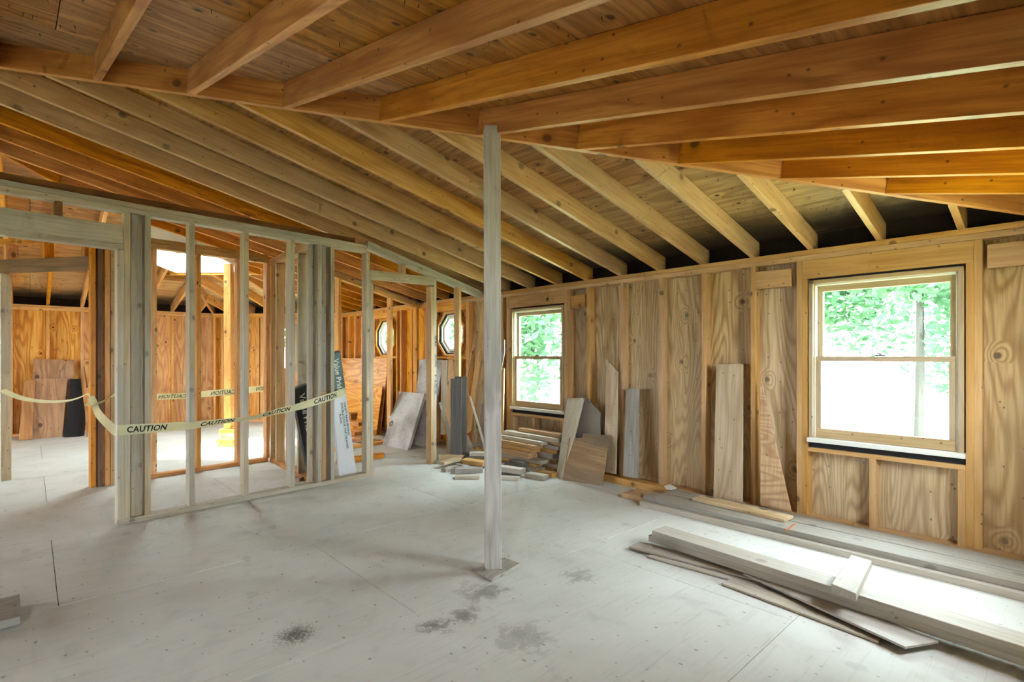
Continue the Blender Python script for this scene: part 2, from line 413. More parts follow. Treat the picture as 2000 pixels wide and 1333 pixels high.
# sheathing sheets with window holes: strips between the openings
def sheet_x(y0, y1, z0, z1, mat): prism('sheathing_sheet', [(XS, y0, z0), (XS, y1, z0), (XS, y1, z1), (XS, y0, z1)], (1, 0, 0), 0.012, mat, UP, wall_right)
ZT = ZP
ZE = ZP + 0.17
def wall_strip(y0, y1, mat):
    y = y0
    while y < y1 - 0.01:
        e = min(y + 1.2, y1); sheet_x(y + 0.001, e - 0.001, 0.0, ZT, mat); y = e
wall_strip(-0.3, 0.456, M['ply_wall'])
sheet_x(0.456, 1.33, 0.0, 0.52, M['ply_wall']); sheet_x(0.456, 1.33, 1.765, ZT, M['ply_wall'])
for a, b in ((1.33, 1.741), (1.742, 2.56), (2.561, 3.37), (3.371, 3.692)): sheet_x(a, b, 0, ZT, M['ply_wall'])
sheet_x(3.692, 4.53, 0.0, 0.52, M['ply_wall']); sheet_x(3.692, 4.53, 1.765, ZT, M['ply_wall'])
wall_strip(4.53, 5.735 - 0.30, M['ply_wall'])
for k, (yc, zc) in enumerate(OCT):
    a, b = yc - 0.30, yc + 0.30
    sheet_x(a, b, 0, zc - 0.30, M['ply_far']); sheet_x(a, b, zc + 0.30, ZT, M['ply_far'])
    r = 0.30; q = r * math.tan(math.pi / 8)
    for sy in (-1, 1):
        for sz in (-1, 1):
            prism('sheathing_sheet', [(XS, yc + sy * r, zc + sz * r), (XS, yc + sy * r, zc + sz * q), (XS, yc + sy * q, zc + sz * r)], (1, 0, 0), 0.012, M['ply_far'], UP, wall_right)
wall_strip(6.035, 7.20, M['ply_far']); wall_strip(7.80, CD - XW + 0.1, M['ply_far'])

# ---- far wall and the wall across the cut corner
wall_far = empty('wall_far', (0.5, YF, 0), 'honey coloured plywood and stud wall at the far end', 'wall', kind='structure')
def plates(parent, a, b, depthdir, mat):
    d = V(depthdir).normalized()
    for z0, nm in ((0.0, 'sole_plate'), (ZP - 0.076, 'top_plate'), (ZP - 0.0375, 'top_plate')):
        board(nm, V(a) + d * W4 / 2 + UP * (z0 + 0.0187), V(b) + d * W4 / 2 + UP * (z0 + 0.0187), W4, 0.0374, d, mat, parent)
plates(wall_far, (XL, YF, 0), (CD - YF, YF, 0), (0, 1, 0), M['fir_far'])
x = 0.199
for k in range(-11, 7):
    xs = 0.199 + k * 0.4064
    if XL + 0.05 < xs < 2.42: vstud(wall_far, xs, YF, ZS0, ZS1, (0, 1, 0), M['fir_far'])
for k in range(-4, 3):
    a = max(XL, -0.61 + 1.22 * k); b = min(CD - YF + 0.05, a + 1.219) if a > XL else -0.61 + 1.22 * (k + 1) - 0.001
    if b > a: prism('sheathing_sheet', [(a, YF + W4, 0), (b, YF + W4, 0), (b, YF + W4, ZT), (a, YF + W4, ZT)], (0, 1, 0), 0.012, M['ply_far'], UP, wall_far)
wall_diag = empty('wall_diagonal', (3.3, 9.85, 0), 'honey coloured stud wall across the far corner with a narrow window', 'wall', kind='structure')
DA, DB = V((CD - YF, YF, 0)), V((XW, CD - XW, 0))
DE = (DB - DA).normalized(); DN = V((1, 1, 0)).normalized(); DL = (DB - DA).length
plates(wall_diag, DA, DB, DN, M['fir_far'])
def dstud(s, z0=ZS0, z1=ZS1):
    c = DA + DE * s; vstud(wall_diag, c.x, c.y, z0, z1, DN, M['fir_far'])
s_of = lambda px: (on(px, 700, DA, DN) - DA).dot(DE)
WS0, WS1 = s_of(516.5), s_of(516.5) + 0.62
for s in (0.03, s_of(434), s_of(452), s_of(476), s_of(504), WS0 - 0.06, WS0 - 0.02, WS1 + 0.02, WS1 + 0.06, WS1 + 0.42, 2.38): dstud(s)
WZ0, WZ1 = 0.90, 1.78
for z in (WZ0 - 0.02, WZ1 + 0.02): board('header', DA + DE * WS0 + DN * W4 / 2 + UP * z, DA + DE * WS1 + DN * W4 / 2 + UP * z, W4, T2, DN, M['fir_far'], wall_diag)
dstud((WS0 + WS1) / 2, ZS0, WZ0 - 0.04)
def dsheet(a, b, z0, z1):
    o = DN * W4
    prism('sheathing_sheet', [DA + DE * a + o + UP * z0, DA + DE * b + o + UP * z0, DA + DE * b + o + UP * z1, DA + DE * a + o + UP * z1], DN, 0.012, M['ply_far'], UP, wall_diag)
dsheet(-0.05, WS0, 0, ZT); dsheet(WS0, WS1, 0, WZ0); dsheet(WS0, WS1, WZ1, ZT); dsheet(WS1, DL + 0.05, 0, ZT)

# ---- walls behind and left of the view (plain, with openings that let the daylight in)
wall_near = empty('wall_near', (0, YN, 0), 'stud wall with a wide doorway behind the viewer', 'wall', kind='structure')
def nsheet(a, b, z0, z1): prism('sheathing_sheet', [(a, YN - W4, z0), (b, YN - W4, z0), (b, YN - W4, z1), (a, YN - W4, z1)], (0, -1, 0), 0.012, M['ply_wall'], UP, wall_near)
NO0, NO1 = -1.25, -0.85
NW0, NW1 = 2.80, 3.40            # a window like the other two, just right of the view
nsheet(XL, NO0, 0, ZT - 0.05); nsheet(NO1, NW0, 0, ZT - 0.05); nsheet(NW1, XW + 0.1, 0, ZT - 0.05); nsheet(NO0, NO1, 1.86, ZT - 0.05)
nsheet(NW0, NW1, 0, 0.85); nsheet(NW0, NW1, 1.77, ZT - 0.05)
for x in [NO0 - 0.02, NO1 + 0.02] + [NO1 + 0.42 * k for k in range(1, 7)] + [NW0 - 0.03, NW1 + 0.03] + [NO0 - 0.42 * k for k in range(1, 7)]:
    vstud(wall_near, x, YN, 0, 1.86, (0, -1, 0), M['fir_wall'])
wall_left = empty('wall_left', (XL, 5, 0), 'stud wall along the left side of the house', 'wall', kind='structure')
def lsheet(a, b, z0, z1): prism('sheathing_sheet', [(XL - W4, a, z0), (XL - W4, b, z0), (XL - W4, b, z1), (XL - W4, a, z1)], (-1, 0, 0), 0.012, M['ply_wall'], UP, wall_left)
LW = ((5.6, 6.6), (8.2, 9.2))  # unseen openings added on this side to let daylight in
prev = YN - 0.1
for a, b in LW:
    lsheet(prev, a, 0, ZT); lsheet(a, b, 0, 0.55); lsheet(a, b, 1.75, ZT); prev = b
lsheet(prev, YF + 0.1, 0, ZT)
for k in range(26):
    y = 0.1 + 0.42 * k
    if not any(a - 0.02 < y < b + 0.02 for a, b in LW): vstud(wall_left, XL, y, 0, ZP, (-1, 0, 0), M['fir_wall'])

# closing boards added between the rafter feet, coloured as mouldy wood and soffit shade
M['shaded_mould'] = plain('shaded_mould_board', '#231912', 0.95, noise=0.5, scale=9.0)
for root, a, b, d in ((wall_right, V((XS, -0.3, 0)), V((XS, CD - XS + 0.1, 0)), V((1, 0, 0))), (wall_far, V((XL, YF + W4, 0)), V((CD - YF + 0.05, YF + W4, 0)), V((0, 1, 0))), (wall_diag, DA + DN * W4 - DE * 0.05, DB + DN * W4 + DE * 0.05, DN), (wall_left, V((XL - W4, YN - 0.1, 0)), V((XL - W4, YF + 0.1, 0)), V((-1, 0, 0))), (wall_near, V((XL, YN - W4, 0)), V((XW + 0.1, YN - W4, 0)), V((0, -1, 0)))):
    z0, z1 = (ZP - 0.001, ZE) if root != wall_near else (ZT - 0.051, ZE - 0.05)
    prism('closing_board', [a + UP * z0, b + UP * z0, b + UP * z1, a + UP * z1], d, 0.012, M['shaded_mould'], b - a, root)
# ---- roof: hips, rafters, sheets
ceiling = empty('ceiling', (0, 5, ZP), 'open hip roof framing of amber rafters under plywood sheets', 'ceiling', kind='structure')
r2 = math.sqrt(0.5)
def z_right(x, y): return ZP + SL * (XW - x)
def z_near(x, y): return ZP + SL * (y - (HX - XW))
def z_far(x, y): return ZP + SL * (YF - y)
def z_diag(x, y): return ZP + SL * (CD - x - y) * r2
def z_left(x, y): return ZP + SL * (x - (2 * XR - XW))
YPF = YF - (XW - XR)                      # far end of the ridge
AP = V((1.24, 7.77, 0))                   # where the three far planes meet
# skylight well at that point, set square to the cut corner (d along the outward diagonal, s to its right)
SKD = V((r2, r2, 0)); SKS = V((r2, -r2, 0))
def dsx(p): return p.x * r2 + p.y * r2, p.x * r2 - p.y * r2
SD0, SD1, SS0, SS1 = 6.15, 7.31, -5.12, -4.08
SKYZ = 2.40
def sk_out(poly):
    """pieces of a plan polygon outside the skylight well"""
    res = []
    rest = poly
    for a, b, c in ((r2, r2, SD0), (-r2, -r2, -SD1), (r2, -r2, SS0), (-r2, r2, -SS1)):
        out = clip(rest, a, b, c)
        if len(out) > 2 and area(out) > 0.002: res.append(out)
        rest = clip(rest, -a, -b, -c)
        if len(rest) < 3: break
    return res
def deck(zf, poly, eave_dir, up_dir, mat_eave, mat, eave0):
    """plywood sheets 1.22 up the slope x 2.44 along the eave over one roof plane"""
    e = V(eave_dir); u = V(up_dir)
    k0 = V(eave0)
    for r in range(-1, 5):
        for c in range(-6, 7):
            o = k0 + e * (c * 2.44 + (r % 2) * 1.22) + u * (r * 1.19)
            q = [(o.x, o.y), ((o + e * 2.436).x, (o + e * 2.436).y), ((o + e * 2.436 + u * 1.187).x, (o + e * 2.436 + u * 1.187).y), ((o + u * 1.187).x, (o + u * 1.187).y)]
            # clip the sheet with the convex plan polygon of the plane
            m = len(poly)
            sgn = 1 if sum(poly[i][0] * poly[(i + 1) % m][1] - poly[(i + 1) % m][0] * poly[i][1] for i in range(m)) > 0 else -1
            for i in range(m):
                p0, p1 = poly[i], poly[(i + 1) % m]
                a, b = (p1[1] - p0[1]) * sgn, -(p1[0] - p0[0]) * sgn
                q = clip(q, a, b, a * p0[0] + b * p0[1])
                if len(q) < 3: break
            if len(q) < 3 or area(q) < 0.004: continue
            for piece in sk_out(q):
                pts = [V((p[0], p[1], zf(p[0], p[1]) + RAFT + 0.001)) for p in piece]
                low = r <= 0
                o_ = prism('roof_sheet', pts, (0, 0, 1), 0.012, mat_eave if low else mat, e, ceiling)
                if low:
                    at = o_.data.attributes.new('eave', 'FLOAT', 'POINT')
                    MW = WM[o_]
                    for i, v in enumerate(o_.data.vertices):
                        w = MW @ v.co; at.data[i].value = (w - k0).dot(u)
OV = 0.45
WL, NL = 2 * XR - XW, HX - XW
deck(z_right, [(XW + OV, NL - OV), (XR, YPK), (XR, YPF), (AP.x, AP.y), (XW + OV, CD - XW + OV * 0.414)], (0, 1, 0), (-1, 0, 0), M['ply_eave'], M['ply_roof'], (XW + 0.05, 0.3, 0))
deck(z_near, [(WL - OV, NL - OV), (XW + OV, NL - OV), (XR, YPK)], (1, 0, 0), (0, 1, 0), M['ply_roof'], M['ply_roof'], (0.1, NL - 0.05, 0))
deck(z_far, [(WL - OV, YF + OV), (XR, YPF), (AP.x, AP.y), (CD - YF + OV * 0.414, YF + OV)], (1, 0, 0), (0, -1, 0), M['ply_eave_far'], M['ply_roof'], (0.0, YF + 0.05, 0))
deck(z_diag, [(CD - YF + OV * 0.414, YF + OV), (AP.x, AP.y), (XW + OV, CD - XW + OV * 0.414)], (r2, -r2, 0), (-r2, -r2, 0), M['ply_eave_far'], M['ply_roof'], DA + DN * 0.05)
deck(z_left, [(WL - OV, NL - OV), (XR, YPK), (XR, YPF), (WL - OV, YF + OV)], (0, 1, 0), (1, 0, 0), M['ply_roof'], M['ply_roof'], (WL - 0.05, 0.3, 0))
def cover(zf, poly):  # unseen layer added over the sheets so no sun leaks through the seams
    for piece in sk_out(poly):
        prism('roof_covering', [V((p[0], p[1], zf(p[0], p[1]) + RAFT + 0.018)) for p in piece], (0, 0, 1), 0.03, M['black'], (1, 0, 0), ceiling)
cover(z_right, [(XW + OV, NL - OV - 0.1), (XR - 0.2, YPK), (XR - 0.2, YPF), (AP.x - 0.15, AP.y + 0.05), (XW + OV, CD - XW + OV * 0.414 + 0.2)])
cover(z_near, [(WL - OV - 0.1, NL - OV), (XW + OV + 0.1, NL - OV), (XR, YPK + 0.25)])
cover(z_far, [(WL - OV - 0.1, YF + OV), (XR, YPF - 0.25), (AP.x + 0.05, AP.y - 0.15), (CD - YF + OV * 0.414 + 0.2, YF + OV)])
cover(z_diag, [(CD - YF + OV * 0.414 - 0.06, YF + OV), (AP.x, AP.y), (XW + OV, CD - XW + OV * 0.414 - 0.06)])
cover(z_left, [(WL - OV, NL - OV - 0.1), (XR + 0.2, YPK), (XR + 0.2, YPF), (WL - OV, YF + OV + 0.2)])
def in_sky(p):
    d, s = dsx(p); return SD0 - 0.02 < d < SD1 + 0.02 and SS0 - 0.02 < s < SS1 + 0.02
def cut_sky(a, b):
    """shorten a plan segment (a = eave end) where it would run into the skylight well"""
    n = 200; last = a
    for i in range(n + 1):
        p = a.lerp(b, i / n)
        if in_sky(p): return last
        last = p
    return b
def rafter(a, b, zf, mat, side, t=T2, name='rafter'):
    a = V((a[0], a[1], 0)); b = V((b[0], b[1], 0)); b = cut_sky(a, b)
    if (b - a).length < 0.12: return
    A = V((a.x, a.y, zf(a.x, a.y) + RAFT / 2)); B = V((b.x, b.y, zf(b.x, b.y) + RAFT / 2))
    return board(name, A, B, t, W6, side, mat, ceiling)
# rafters to the right wall
k = -10
while True:
    y = 4.2476 + 0.4169 * k - 0.019; k += 1
    if y > CD - XW - 0.05: break
    if y < NL + 0.12: continue
    if y < YPK: xt = HX - y + 0.03
    elif y < YPF: xt = XR + 0.02
    elif y < AP.y: xt = XR + (y - YPF) + 0.03
    else: xt = AP.x + (y - AP.y) * (XW - AP.x) / (CD - XW - AP.y) + 0.03
    if y < 3.3: mt = M['fir_tan']
    elif y < 5.3: mt = M['fir_tan']
    else: mt = M['fir']
    rafter((XW + 0.3, y), (xt, y), z_right, mt, (0, 1, 0))
# rafters to the near wall
for i in range(-3, 9):
    x = 1.1057 + 0.4061 * i - (0.05 if i == -3 else 0)
    if x > XW - 0.3: break
    rafter((x, NL - 0.4), (x, HX - x - 0.02 if x > XR else YPK), z_near, M['fir'], (1, 0, 0))
for i in range(1, 9):
    x = 1.1057 - 0.4061 * (3 + i)
    rafter((x, NL - 0.4), (x, YPK + (x - XR) - 0.02), z_near, M['fir'], (1, 0, 0))
# left slope
k = 0
for k in range(26):
    y = 0.5 + 0.4169 * k
    if y > YF - 0.3: break
    xt = XR - 0.02
    if y < YPK: xt = XR - (YPK - y) - 0.03
    if y > YPF: xt = XR - (y - YPF) - 0.03
    if xt - WL > 0.2: rafter((WL - 0.2, y), (xt, y), z_left, M['fir'], (0, 1, 0))
# far slope and the small slope over the cut corner
for k in range(-11, 7):
    x = 0.20 + k * 0.4064
    if x < XR: yt = YPF + (XR - x) + 0.03
    elif x < AP.x: yt = YPF + (x - XR) + 0.03
    else: yt = AP.y + (x - AP.x) * (YF - AP.y) / (CD - YF - AP.x) + 0.03
    if yt < YF - 0.15 and x > WL + 0.2: rafter((x, YF + 0.3), (x, yt), z_far, M['fir_far'], (1, 0, 0))
for s in (0.30, 0.72, 1.14, 1.56, 1.98):
    a = DA + DE * s + DN * 0.3
    for i in range(400):
        p = a - DN * (i * 0.01)
        if z_diag(p.x, p.y) > min(z_right(p.x, p.y), z_far(p.x, p.y)) - 0.005 and i > 40: break
    rafter(a, p + DN * 0.03, z_diag, M['fir_far'], DE)
def hip(p, q, zf, mat, name='hip_rafter'):
    p = V((p[0], p[1], 0)); q = cut_sky(p, V((q[0], q[1], 0)))
    A = V((p.x, p.y, zf(p.x, p.y) + RAFT / 2)); B = V((q.x, q.y, zf(q.x, q.y) + RAFT / 2))
    d = (B - A).normalized(); side = d.cross(UP).normalized()
    return board(name, A, B, T2, W6 + 0.004, side, mat, ceiling)
hip((XW + 0.25, NL - 0.25), (XR, YPK), z_right, M['fir'])
hip((WL - 0.25, NL - 0.25), (XR, YPK), z_near, M['fir'])
hip((WL - 0.25, YF + 0.25), (XR, YPF), z_far, M['fir'])
hip((CD - YF + 0.07, YF + 0.17), (AP.x, AP.y), z_far, M['fir_far'])
hip((XW + 0.17, CD - XW + 0.07), (AP.x, AP.y), z_right, M['fir_far'])
hip((AP.x - 0.55, AP.y - 0.55), (XR, YPF), z_right, M['fir'])
board('ridge_beam', (XR, YPK, z_right(XR, 0) + RAFT / 2), (XR, YPF, z_right(XR, 0) + RAFT / 2), T2, W6 + 0.02, (1, 0, 0), M['fir'], ceiling)

# ---- skylight
sky_root = empty('window_6', SKD * ((SD0 + SD1) / 2) + SKS * ((SS0 + SS1) / 2) + UP * 2.6, 'white lined skylight well in the far roof', 'skylight', kind='structure')
def SP(d, s, z): return SKD * d + SKS * s + UP * z
SZ1 = 2.86
def lining(name, d0, s0, d1, s1, za, zb, out, mat):
    a, b = SP(d0, s0, 0), SP(d1, s1, 0)
    prism(name, [a + UP * za, b + UP * za, b + UP * zb, a + UP * zb], out, 0.03, mat, b - a, sky_root)
lining('well_board', SD1, SS0, SD1, SS1, SKYZ, SZ1 - 0.18, SKD, M['white'])
lining('well_board', SD0, SS0, SD0, SS1, SKYZ + 0.12, SZ1, -SKD, M['white'])
for s, o in ((SS0, -SKS), (SS1, SKS)):
    a, b = SP(SD0, s, 0), SP(SD1, s, 0)
    prism('well_board', [a + UP * (SKYZ + 0.12), b + UP * SKYZ, b + UP * (SZ1 - 0.18), a + UP * SZ1], o, 0.03, M['white'], b - a, sky_root)
lining('header_board', SD1 + 0.035, SS0 - 0.2, SD1 + 0.035, SS1 + 0.2, SKYZ - 0.03, SKYZ + 0.11, SKD, M['fir_far'])
fr = [(SD0 - 0.02, SS0 - 0.02), (SD1 + 0.02, SS0 - 0.02), (SD1 + 0.02, SS1 + 0.02), (SD0 - 0.02, SS1 + 0.02)]
def skz(d): return SZ1 + (SZ1 - 0.18 - SZ1) * (d - SD0) / (SD1 - SD0)
for i in range(4):
    (d0, s0), (d1, s1) = fr[i], fr[(i + 1) % 4]
    board('skylight_frame', SP(d0, s0, skz(d0) + 0.02), SP(d1, s1, skz(d1) + 0.02), 0.08, 0.035, UP.cross(SP(d1, s1, 0) - SP(d0, s0, 0)), M['metal'], sky_root)
prism('skylight_pane', [SP(d, s, skz(d) + 0.03) for d, s in fr], (0, 0, 1), 0.006, M['glass'], SKD, sky_root)

# ---- partitions
def partition(name, A, slope, label):
    e = V((1, slope, 0)).normalized(); n = V((-e.y, e.x, 0))
    root = empty(name, (A[0], A[1], 0), label, 'partition', kind='structure')
    return root, V((A[0], A[1], 0)), e, n
P1, A1, E1, N1 = partition('wall_middle', (0.45, 4.59), 0.09, 'pale stud partition strung with caution tape')
def s1(px): return (on(px, 800, A1, N1) - A1).dot(E1)
def pstud(root, A, e, n, s, z0, z1, mat, w=W4, t=T2, off=0.0, name='stud'):
    c = A + e * s + n * (off + w / 2)
    return board(name, c + UP * z0, c + UP * z1, w, t, n, mat, root)
def pplate(root, A, e, n, sa, sb, z0, z1, mat, w=W4, off=0.0, name='top_plate'):
    c = n * (off + w / 2)
    return board(name, A + e * sa + c + UP * ((z0 + z1) / 2), A + e * sb + c + UP * ((z0 + z1) / 2), w, z1 - z0 - 0.0006, n, mat, root)
ZT1 = 2.300
pm = M['fir_pale']
pplate(P1, A1, E1, N1, 0.0, s1(729), 0, T2, pm, name='sole_plate')
for z in (ZT1 - 0.076, ZT1 - 0.038): pplate(P1, A1, E1, N1, -2.6, s1(717), z, z + 0.038, pm)
pplate(P1, A1, E1, N1, -2.6, s1(700), ZT1, ZT1 + 0.06, M['fir_dark'], w=T2, off=0.06, name='nailer')
zt = ZT1 - 0.076
pstud(P1, A1, E1, N1, s1(229.4) + 0.019, T2, 1.955, pm, name='trimmer')
for px0 in (242, 282.6, 370, 476.5, 568, 621, 646, 716): pstud(P1, A1, E1, N1, s1(px0) + 0.019, T2, zt, pm)
pstud(P1, A1, E1, N1, (s1(256) + s1(278)) / 2 + 0.004, T2, zt, pm, w=T2, t=W4 - 0.02, off=0.035)         # flat stud of the corner
pstud(P1, A1, E1, N1, s1(613) + 0.0, T2, zt, pm, w=T2, t=0.04, off=0.06)
pstud(P1, A1, E1, N1, s1(636), 0.87, zt, M['grey'], w=T2, t=W4 - 0.03, off=0.05)
pstud(P1, A1, E1, N1, s1(636), T2, 0.868, M['fir_wall'], w=T2, t=W4 - 0.03, off=0.045)
pstud(P1, A1, E1, N1, s1(722.8) + 0.019, T2, 1.962, pm, name='trimmer')
pstud(P1, A1, E1, N1, s1(847.5) + 0.019, 0.0, 2.055, pm); pstud(P1, A1, E1, N1, s1(847.5) - 0.019, 0.0, 1.965, M['fir_wall'], name='trimmer')
pstud(P1, A1, E1, N1, s1(897) + 0.012, 0.0, 2.02, M['fir_wall'])
# header over the left opening, header over the door, cripples
board('header', A1 + E1 * -2.6 + N1 * 0.022 + UP * 2.060, A1 + E1 * (s1(242) - 0.001) + N1 * 0.022 + UP * 2.060, 0.135, T2, UP, pm, P1)
pplate(P1, A1, E1, N1, -2.6, s1(242) - 0.001, 1.9555, 1.993, pm, name='header_plate')
pstud(P1, A1, E1, N1, s1(115), 2.128, zt, M['fir_dark'], name='cripple')
board('header', A1 + E1 * s1(723) + N1 * 0.030 + UP * 2.012, A1 + E1 * s1(848) + N1 * 0.030 + UP * 2.030, 0.088, T2 * 1.6, UP, pm, P1)
def zslope(s): return z_right((A1 + E1 * s).x, 0) - 0.012
pstud(P1, A1, E1, N1, s1(789), 2.065, zslope(s1(789)) - 0.08, M['fir_wall'], name='cripple')
for dz in (0.019, 0.057):
    a, b = s1(718), s1(943)
    board('sloped_top_plate', A1 + E1 * a + N1 * W4 / 2 + UP * (zslope(a) - dz), A1 + E1 * b + N1 * W4 / 2 + UP * (zslope(b) - dz), W4, 0.0374, N1, pm, P1)
P2, A2, E2, N2 = partition('wall_closet', (0.87, 6.12), 0.10, 'honey stud partition behind the taped one')
def s2(px): return (on(px, 800, A2, N2) - A2).dot(E2)
ZT2 = 2.355
ff = M['fir_far']
pplate(P2, A2, E2, N2, s2(285), s2(524), 0, T2, M['fir'], name='sole_plate')
for z in (ZT2 - 0.1, ZT2 - 0.052): pplate(P2, A2, E2, N2, s2(175), s2(524), z, z + 0.048, M['fir_wall'])
for px in (302, 389, 467): pstud(P2, A2, E2, N2, s2(px) , T2, ZT2 - 0.1, ff)
pstud(P2, A2, E2, N2, s2(524) - 0.0, T2, ZT2 - 0.1, ff)
for px0, mt in ((182, M['fir']), (196, M['fir_dark']), (210, M['fir']), (221, M['fir_wall'])): pstud(P2, A2, E2, N2, s2(px0), 0, ZT2 - 0.1, mt)
# right stretch of the same line
pplate(P2, A2, E2, N2, s2(655), s2(800), 0, T2, ff, name='sole_plate')
for px0 in (664, 765, 816): pstud(P2, A2, E2, N2, s2(px0), T2, z_right((A2 + E2 * s2(px0)).x, 0) - 0.09, ff)
for dz in (0.03, 0.068):
    a, b = s2(640), s2(821)
    board('sloped_top_plate', A2 + E2 * a + N2 * W4 / 2 + UP * (z_right((A2 + E2 * a).x, 0) - dz), A2 + E2 * b + N2 * W4 / 2 + UP * (z_right((A2 + E2 * b).x, 0) - dz), W4, 0.0374, N2, M['fir_wall'], P2)
# short return between the two
P5 = empty('wall_return', (1.97, 5.5, 0), 'short stud return closing the closet on the right', 'partition', kind='structure')
def ret(y): return V((1.925 + (y - 4.81) * 0.052, y, 0))
board('sole_plate', ret(4.84) + V((W4 / 2, 0, T2 / 2)), ret(6.22) + V((W4 / 2, 0, T2 / 2)), W4, T2, (1, 0, 0), M['fir'], P5)
for z in (2.24, 2.279): board('top_plate', ret(4.84) + V((W4 / 2, 0, z)), ret(6.22) + V((W4 / 2, 0, z)), W4, T2 - 0.0006, (1, 0, 0), M['fir_wall'], P5)
for y in (4.90, 5.24, 5.62, 5.98, 6.18):
    c = ret(y) + V((W4 / 2, 0, 0)); board('stud', c + UP * T2, c + UP * 2.22, W4, T2, (1, 0, 0), M['fir_pale'] if y < 5.4 else M['fir_wall'], P5)
# slanted doorway beyond the passage
P4 = empty('wall_slanted', (0.1, 6.58, 0), 'slanted door frame with dark header in the left passage', 'partition', kind='structure')
B0, B1 = V((0.44, 6.10, 0)), V((-0.60, 7.49, 0)); E4 = (B1 - B0).normalized(); N4 = V((-E4.y, E4.x, 0)) * -1
def q4(px): return (on(px, 600, B0, N4) - B0).dot(E4)
board('header', B0 + N4 * 0.02 + UP * 2.055, B1 + N4 * 0.02 + UP * 2.055, 0.128, T2, UP, M['fir_dark'], P4)
board('top_plate', B0 + N4 * 0.04 + UP * 2.29, B1 + N4 * 0.04 + UP * 2.29, W4, 0.05, N4, M['fir'], P4)
for px in (10, 85, 163): 
    c = B0 + E4 * q4(px) + N4 * 0.04; board('cripple', c + UP * 2.12, c + UP * 2.265, W4, T2, N4, M['fir'], P4)
c = B0 + E4 * q4(0) + N4 * 0.04; board('jamb_stud', c, c + UP * 1.99, W4, T2, N4, M['fir_pale'], P4)

# ================================================================== WINDOWS
def double_hung(name, a, b, z0, z1, label, cat='window'):
    """double-hung unit in the right wall: opening y a..b, z z0..z1"""
    r = empty(name, (XW + 0.05, (a + b) / 2, z0), label, cat, kind='structure')
    xf = XW + 0.005
    g = 0.007
    A, B, Z0, Z1 = a + g, b - g, z0 + 0.045, z1 - 0.018
    X0, X1 = XW - 0.006, XW + 0.125
    xm = (X0 + X1) / 2; dx = X1 - X0
    ft = 0.028
    # jamb frame
    board('frame_jamb', (xm, A + ft / 2, Z0), (xm, A + ft / 2, Z1), dx, ft, (1, 0, 0), M['sash'], r)
    board('frame_jamb', (xm, B - ft / 2, Z0), (xm, B - ft / 2, Z1), dx, ft, (1, 0, 0), M['sash'], r)
    board('frame_head', (xm, A, Z1 - ft / 2), (xm, B, Z1 - ft / 2), dx, ft, (1, 0, 0), M['sash'], r)
    board('frame_sill', (xm + 0.01, A - 0.008, Z0 + 0.012), (xm + 0.01, B + 0.008, Z0 + 0.012), dx + 0.05, 0.032, (1, 0, 0), M['vinyl'], r)
    # cream liners
    for y in (A + ft + 0.006, B - ft - 0.006): board('track_liner', (XW + 0.06, y, Z0 + 0.03), (XW + 0.06, y, Z1 - ft), 0.085, 0.012, (1, 0, 0), M['vinyl'], r)
    board('track_liner', (XW + 0.06, A + ft, Z1 - ft - 0.006), (XW + 0.06, B - ft, Z1 - ft - 0.006), 0.085, 0.012, (1, 0, 0), M['vinyl'], r)
    # dark gaps above and below the unit
    board('foam_gap', (XW + 0.06, a + 0.004, z1 - 0.018), (XW + 0.06, b - 0.004, z1 - 0.018), 0.07, 0.034, (1, 0, 0), M['gap'], r)
    board('foam_gap', (XW + 0.06, a + 0.004, z0 + 0.018), (XW + 0.06, b - 0.004, z0 + 0.018), 0.07, 0.04, (1, 0, 0), M['gap'], r)
    for y in (a + 0.004, b - 0.004): board('foam_gap', (XW + 0.07, y, z0), (XW + 0.07, y, z1), 0.06, 0.006, (1, 0, 0), M['gap'], r)
    zm = (Z0 + Z1) / 2 + 0.015
    y0, y1 = A + ft + 0.012, B - ft - 0.012
    def sash(x, za, zb, bot, top, nm):
        s = board(nm, (x, y0, za + bot / 2), (x, y1, za + bot / 2), bot, 0.032, UP, M['sash'], r)
        board('rail', (x, y0, zb - top / 2), (x, y1, zb - top / 2), top, 0.032, UP, M['sash'], s)
        for y in (y0 + 0.017, y1 - 0.017): board('stile', (x, y, za + bot), (x, y, zb - top), 0.034, 0.032, (0, 1, 0), M['sash'], s)
        prism('pane', [(x, y0 + 0.03, za + bot - 0.003), (x, y1 - 0.03, za + bot - 0.003), (x, y1 - 0.03, zb - top + 0.003), (x, y0 + 0.03, zb - top + 0.003)], (1, 0, 0), 0.004, M['glass'], UP, s)
        return s
    sash(XW + 0.078, zm - 0.012, Z1 - ft - 0.008, 0.03, 0.045, 'upper_sash')
    sash(XW + 0.036, Z0 + 0.03, zm + 0.018, 0.068, 0.034, 'lower_sash')
    lk = board('sash_lock', (XW + 0.025, (y0 + y1) / 2 - 0.03, zm + 0.024), (XW + 0.025, (y0 + y1) / 2 + 0.03, zm + 0.024), 0.022, 0.010, (1, 0, 0), M['metal'], r)
    board('lever', (XW + 0.015, (y0 + y1) / 2 - 0.005, zm + 0.033), (XW + 0.03, (y0 + y1) / 2 + 0.02, zm + 0.036), 0.012, 0.008, (0, 1, 0), M['metal'], lk)
    portal('portal_' + name, (XW + 0.16, (a + b) / 2, (z0 + z1) / 2), (0, math.pi / 2, 0), z1 - z0, b - a)
    return r
double_hung('window_1', 0.456, 1.330, 0.535, 1.765, 'larger double-hung window nearest on the right')
double_hung('window_2', 3.692, 4.530, 0.535, 1.765, 'smaller looking double-hung window just right of the post')
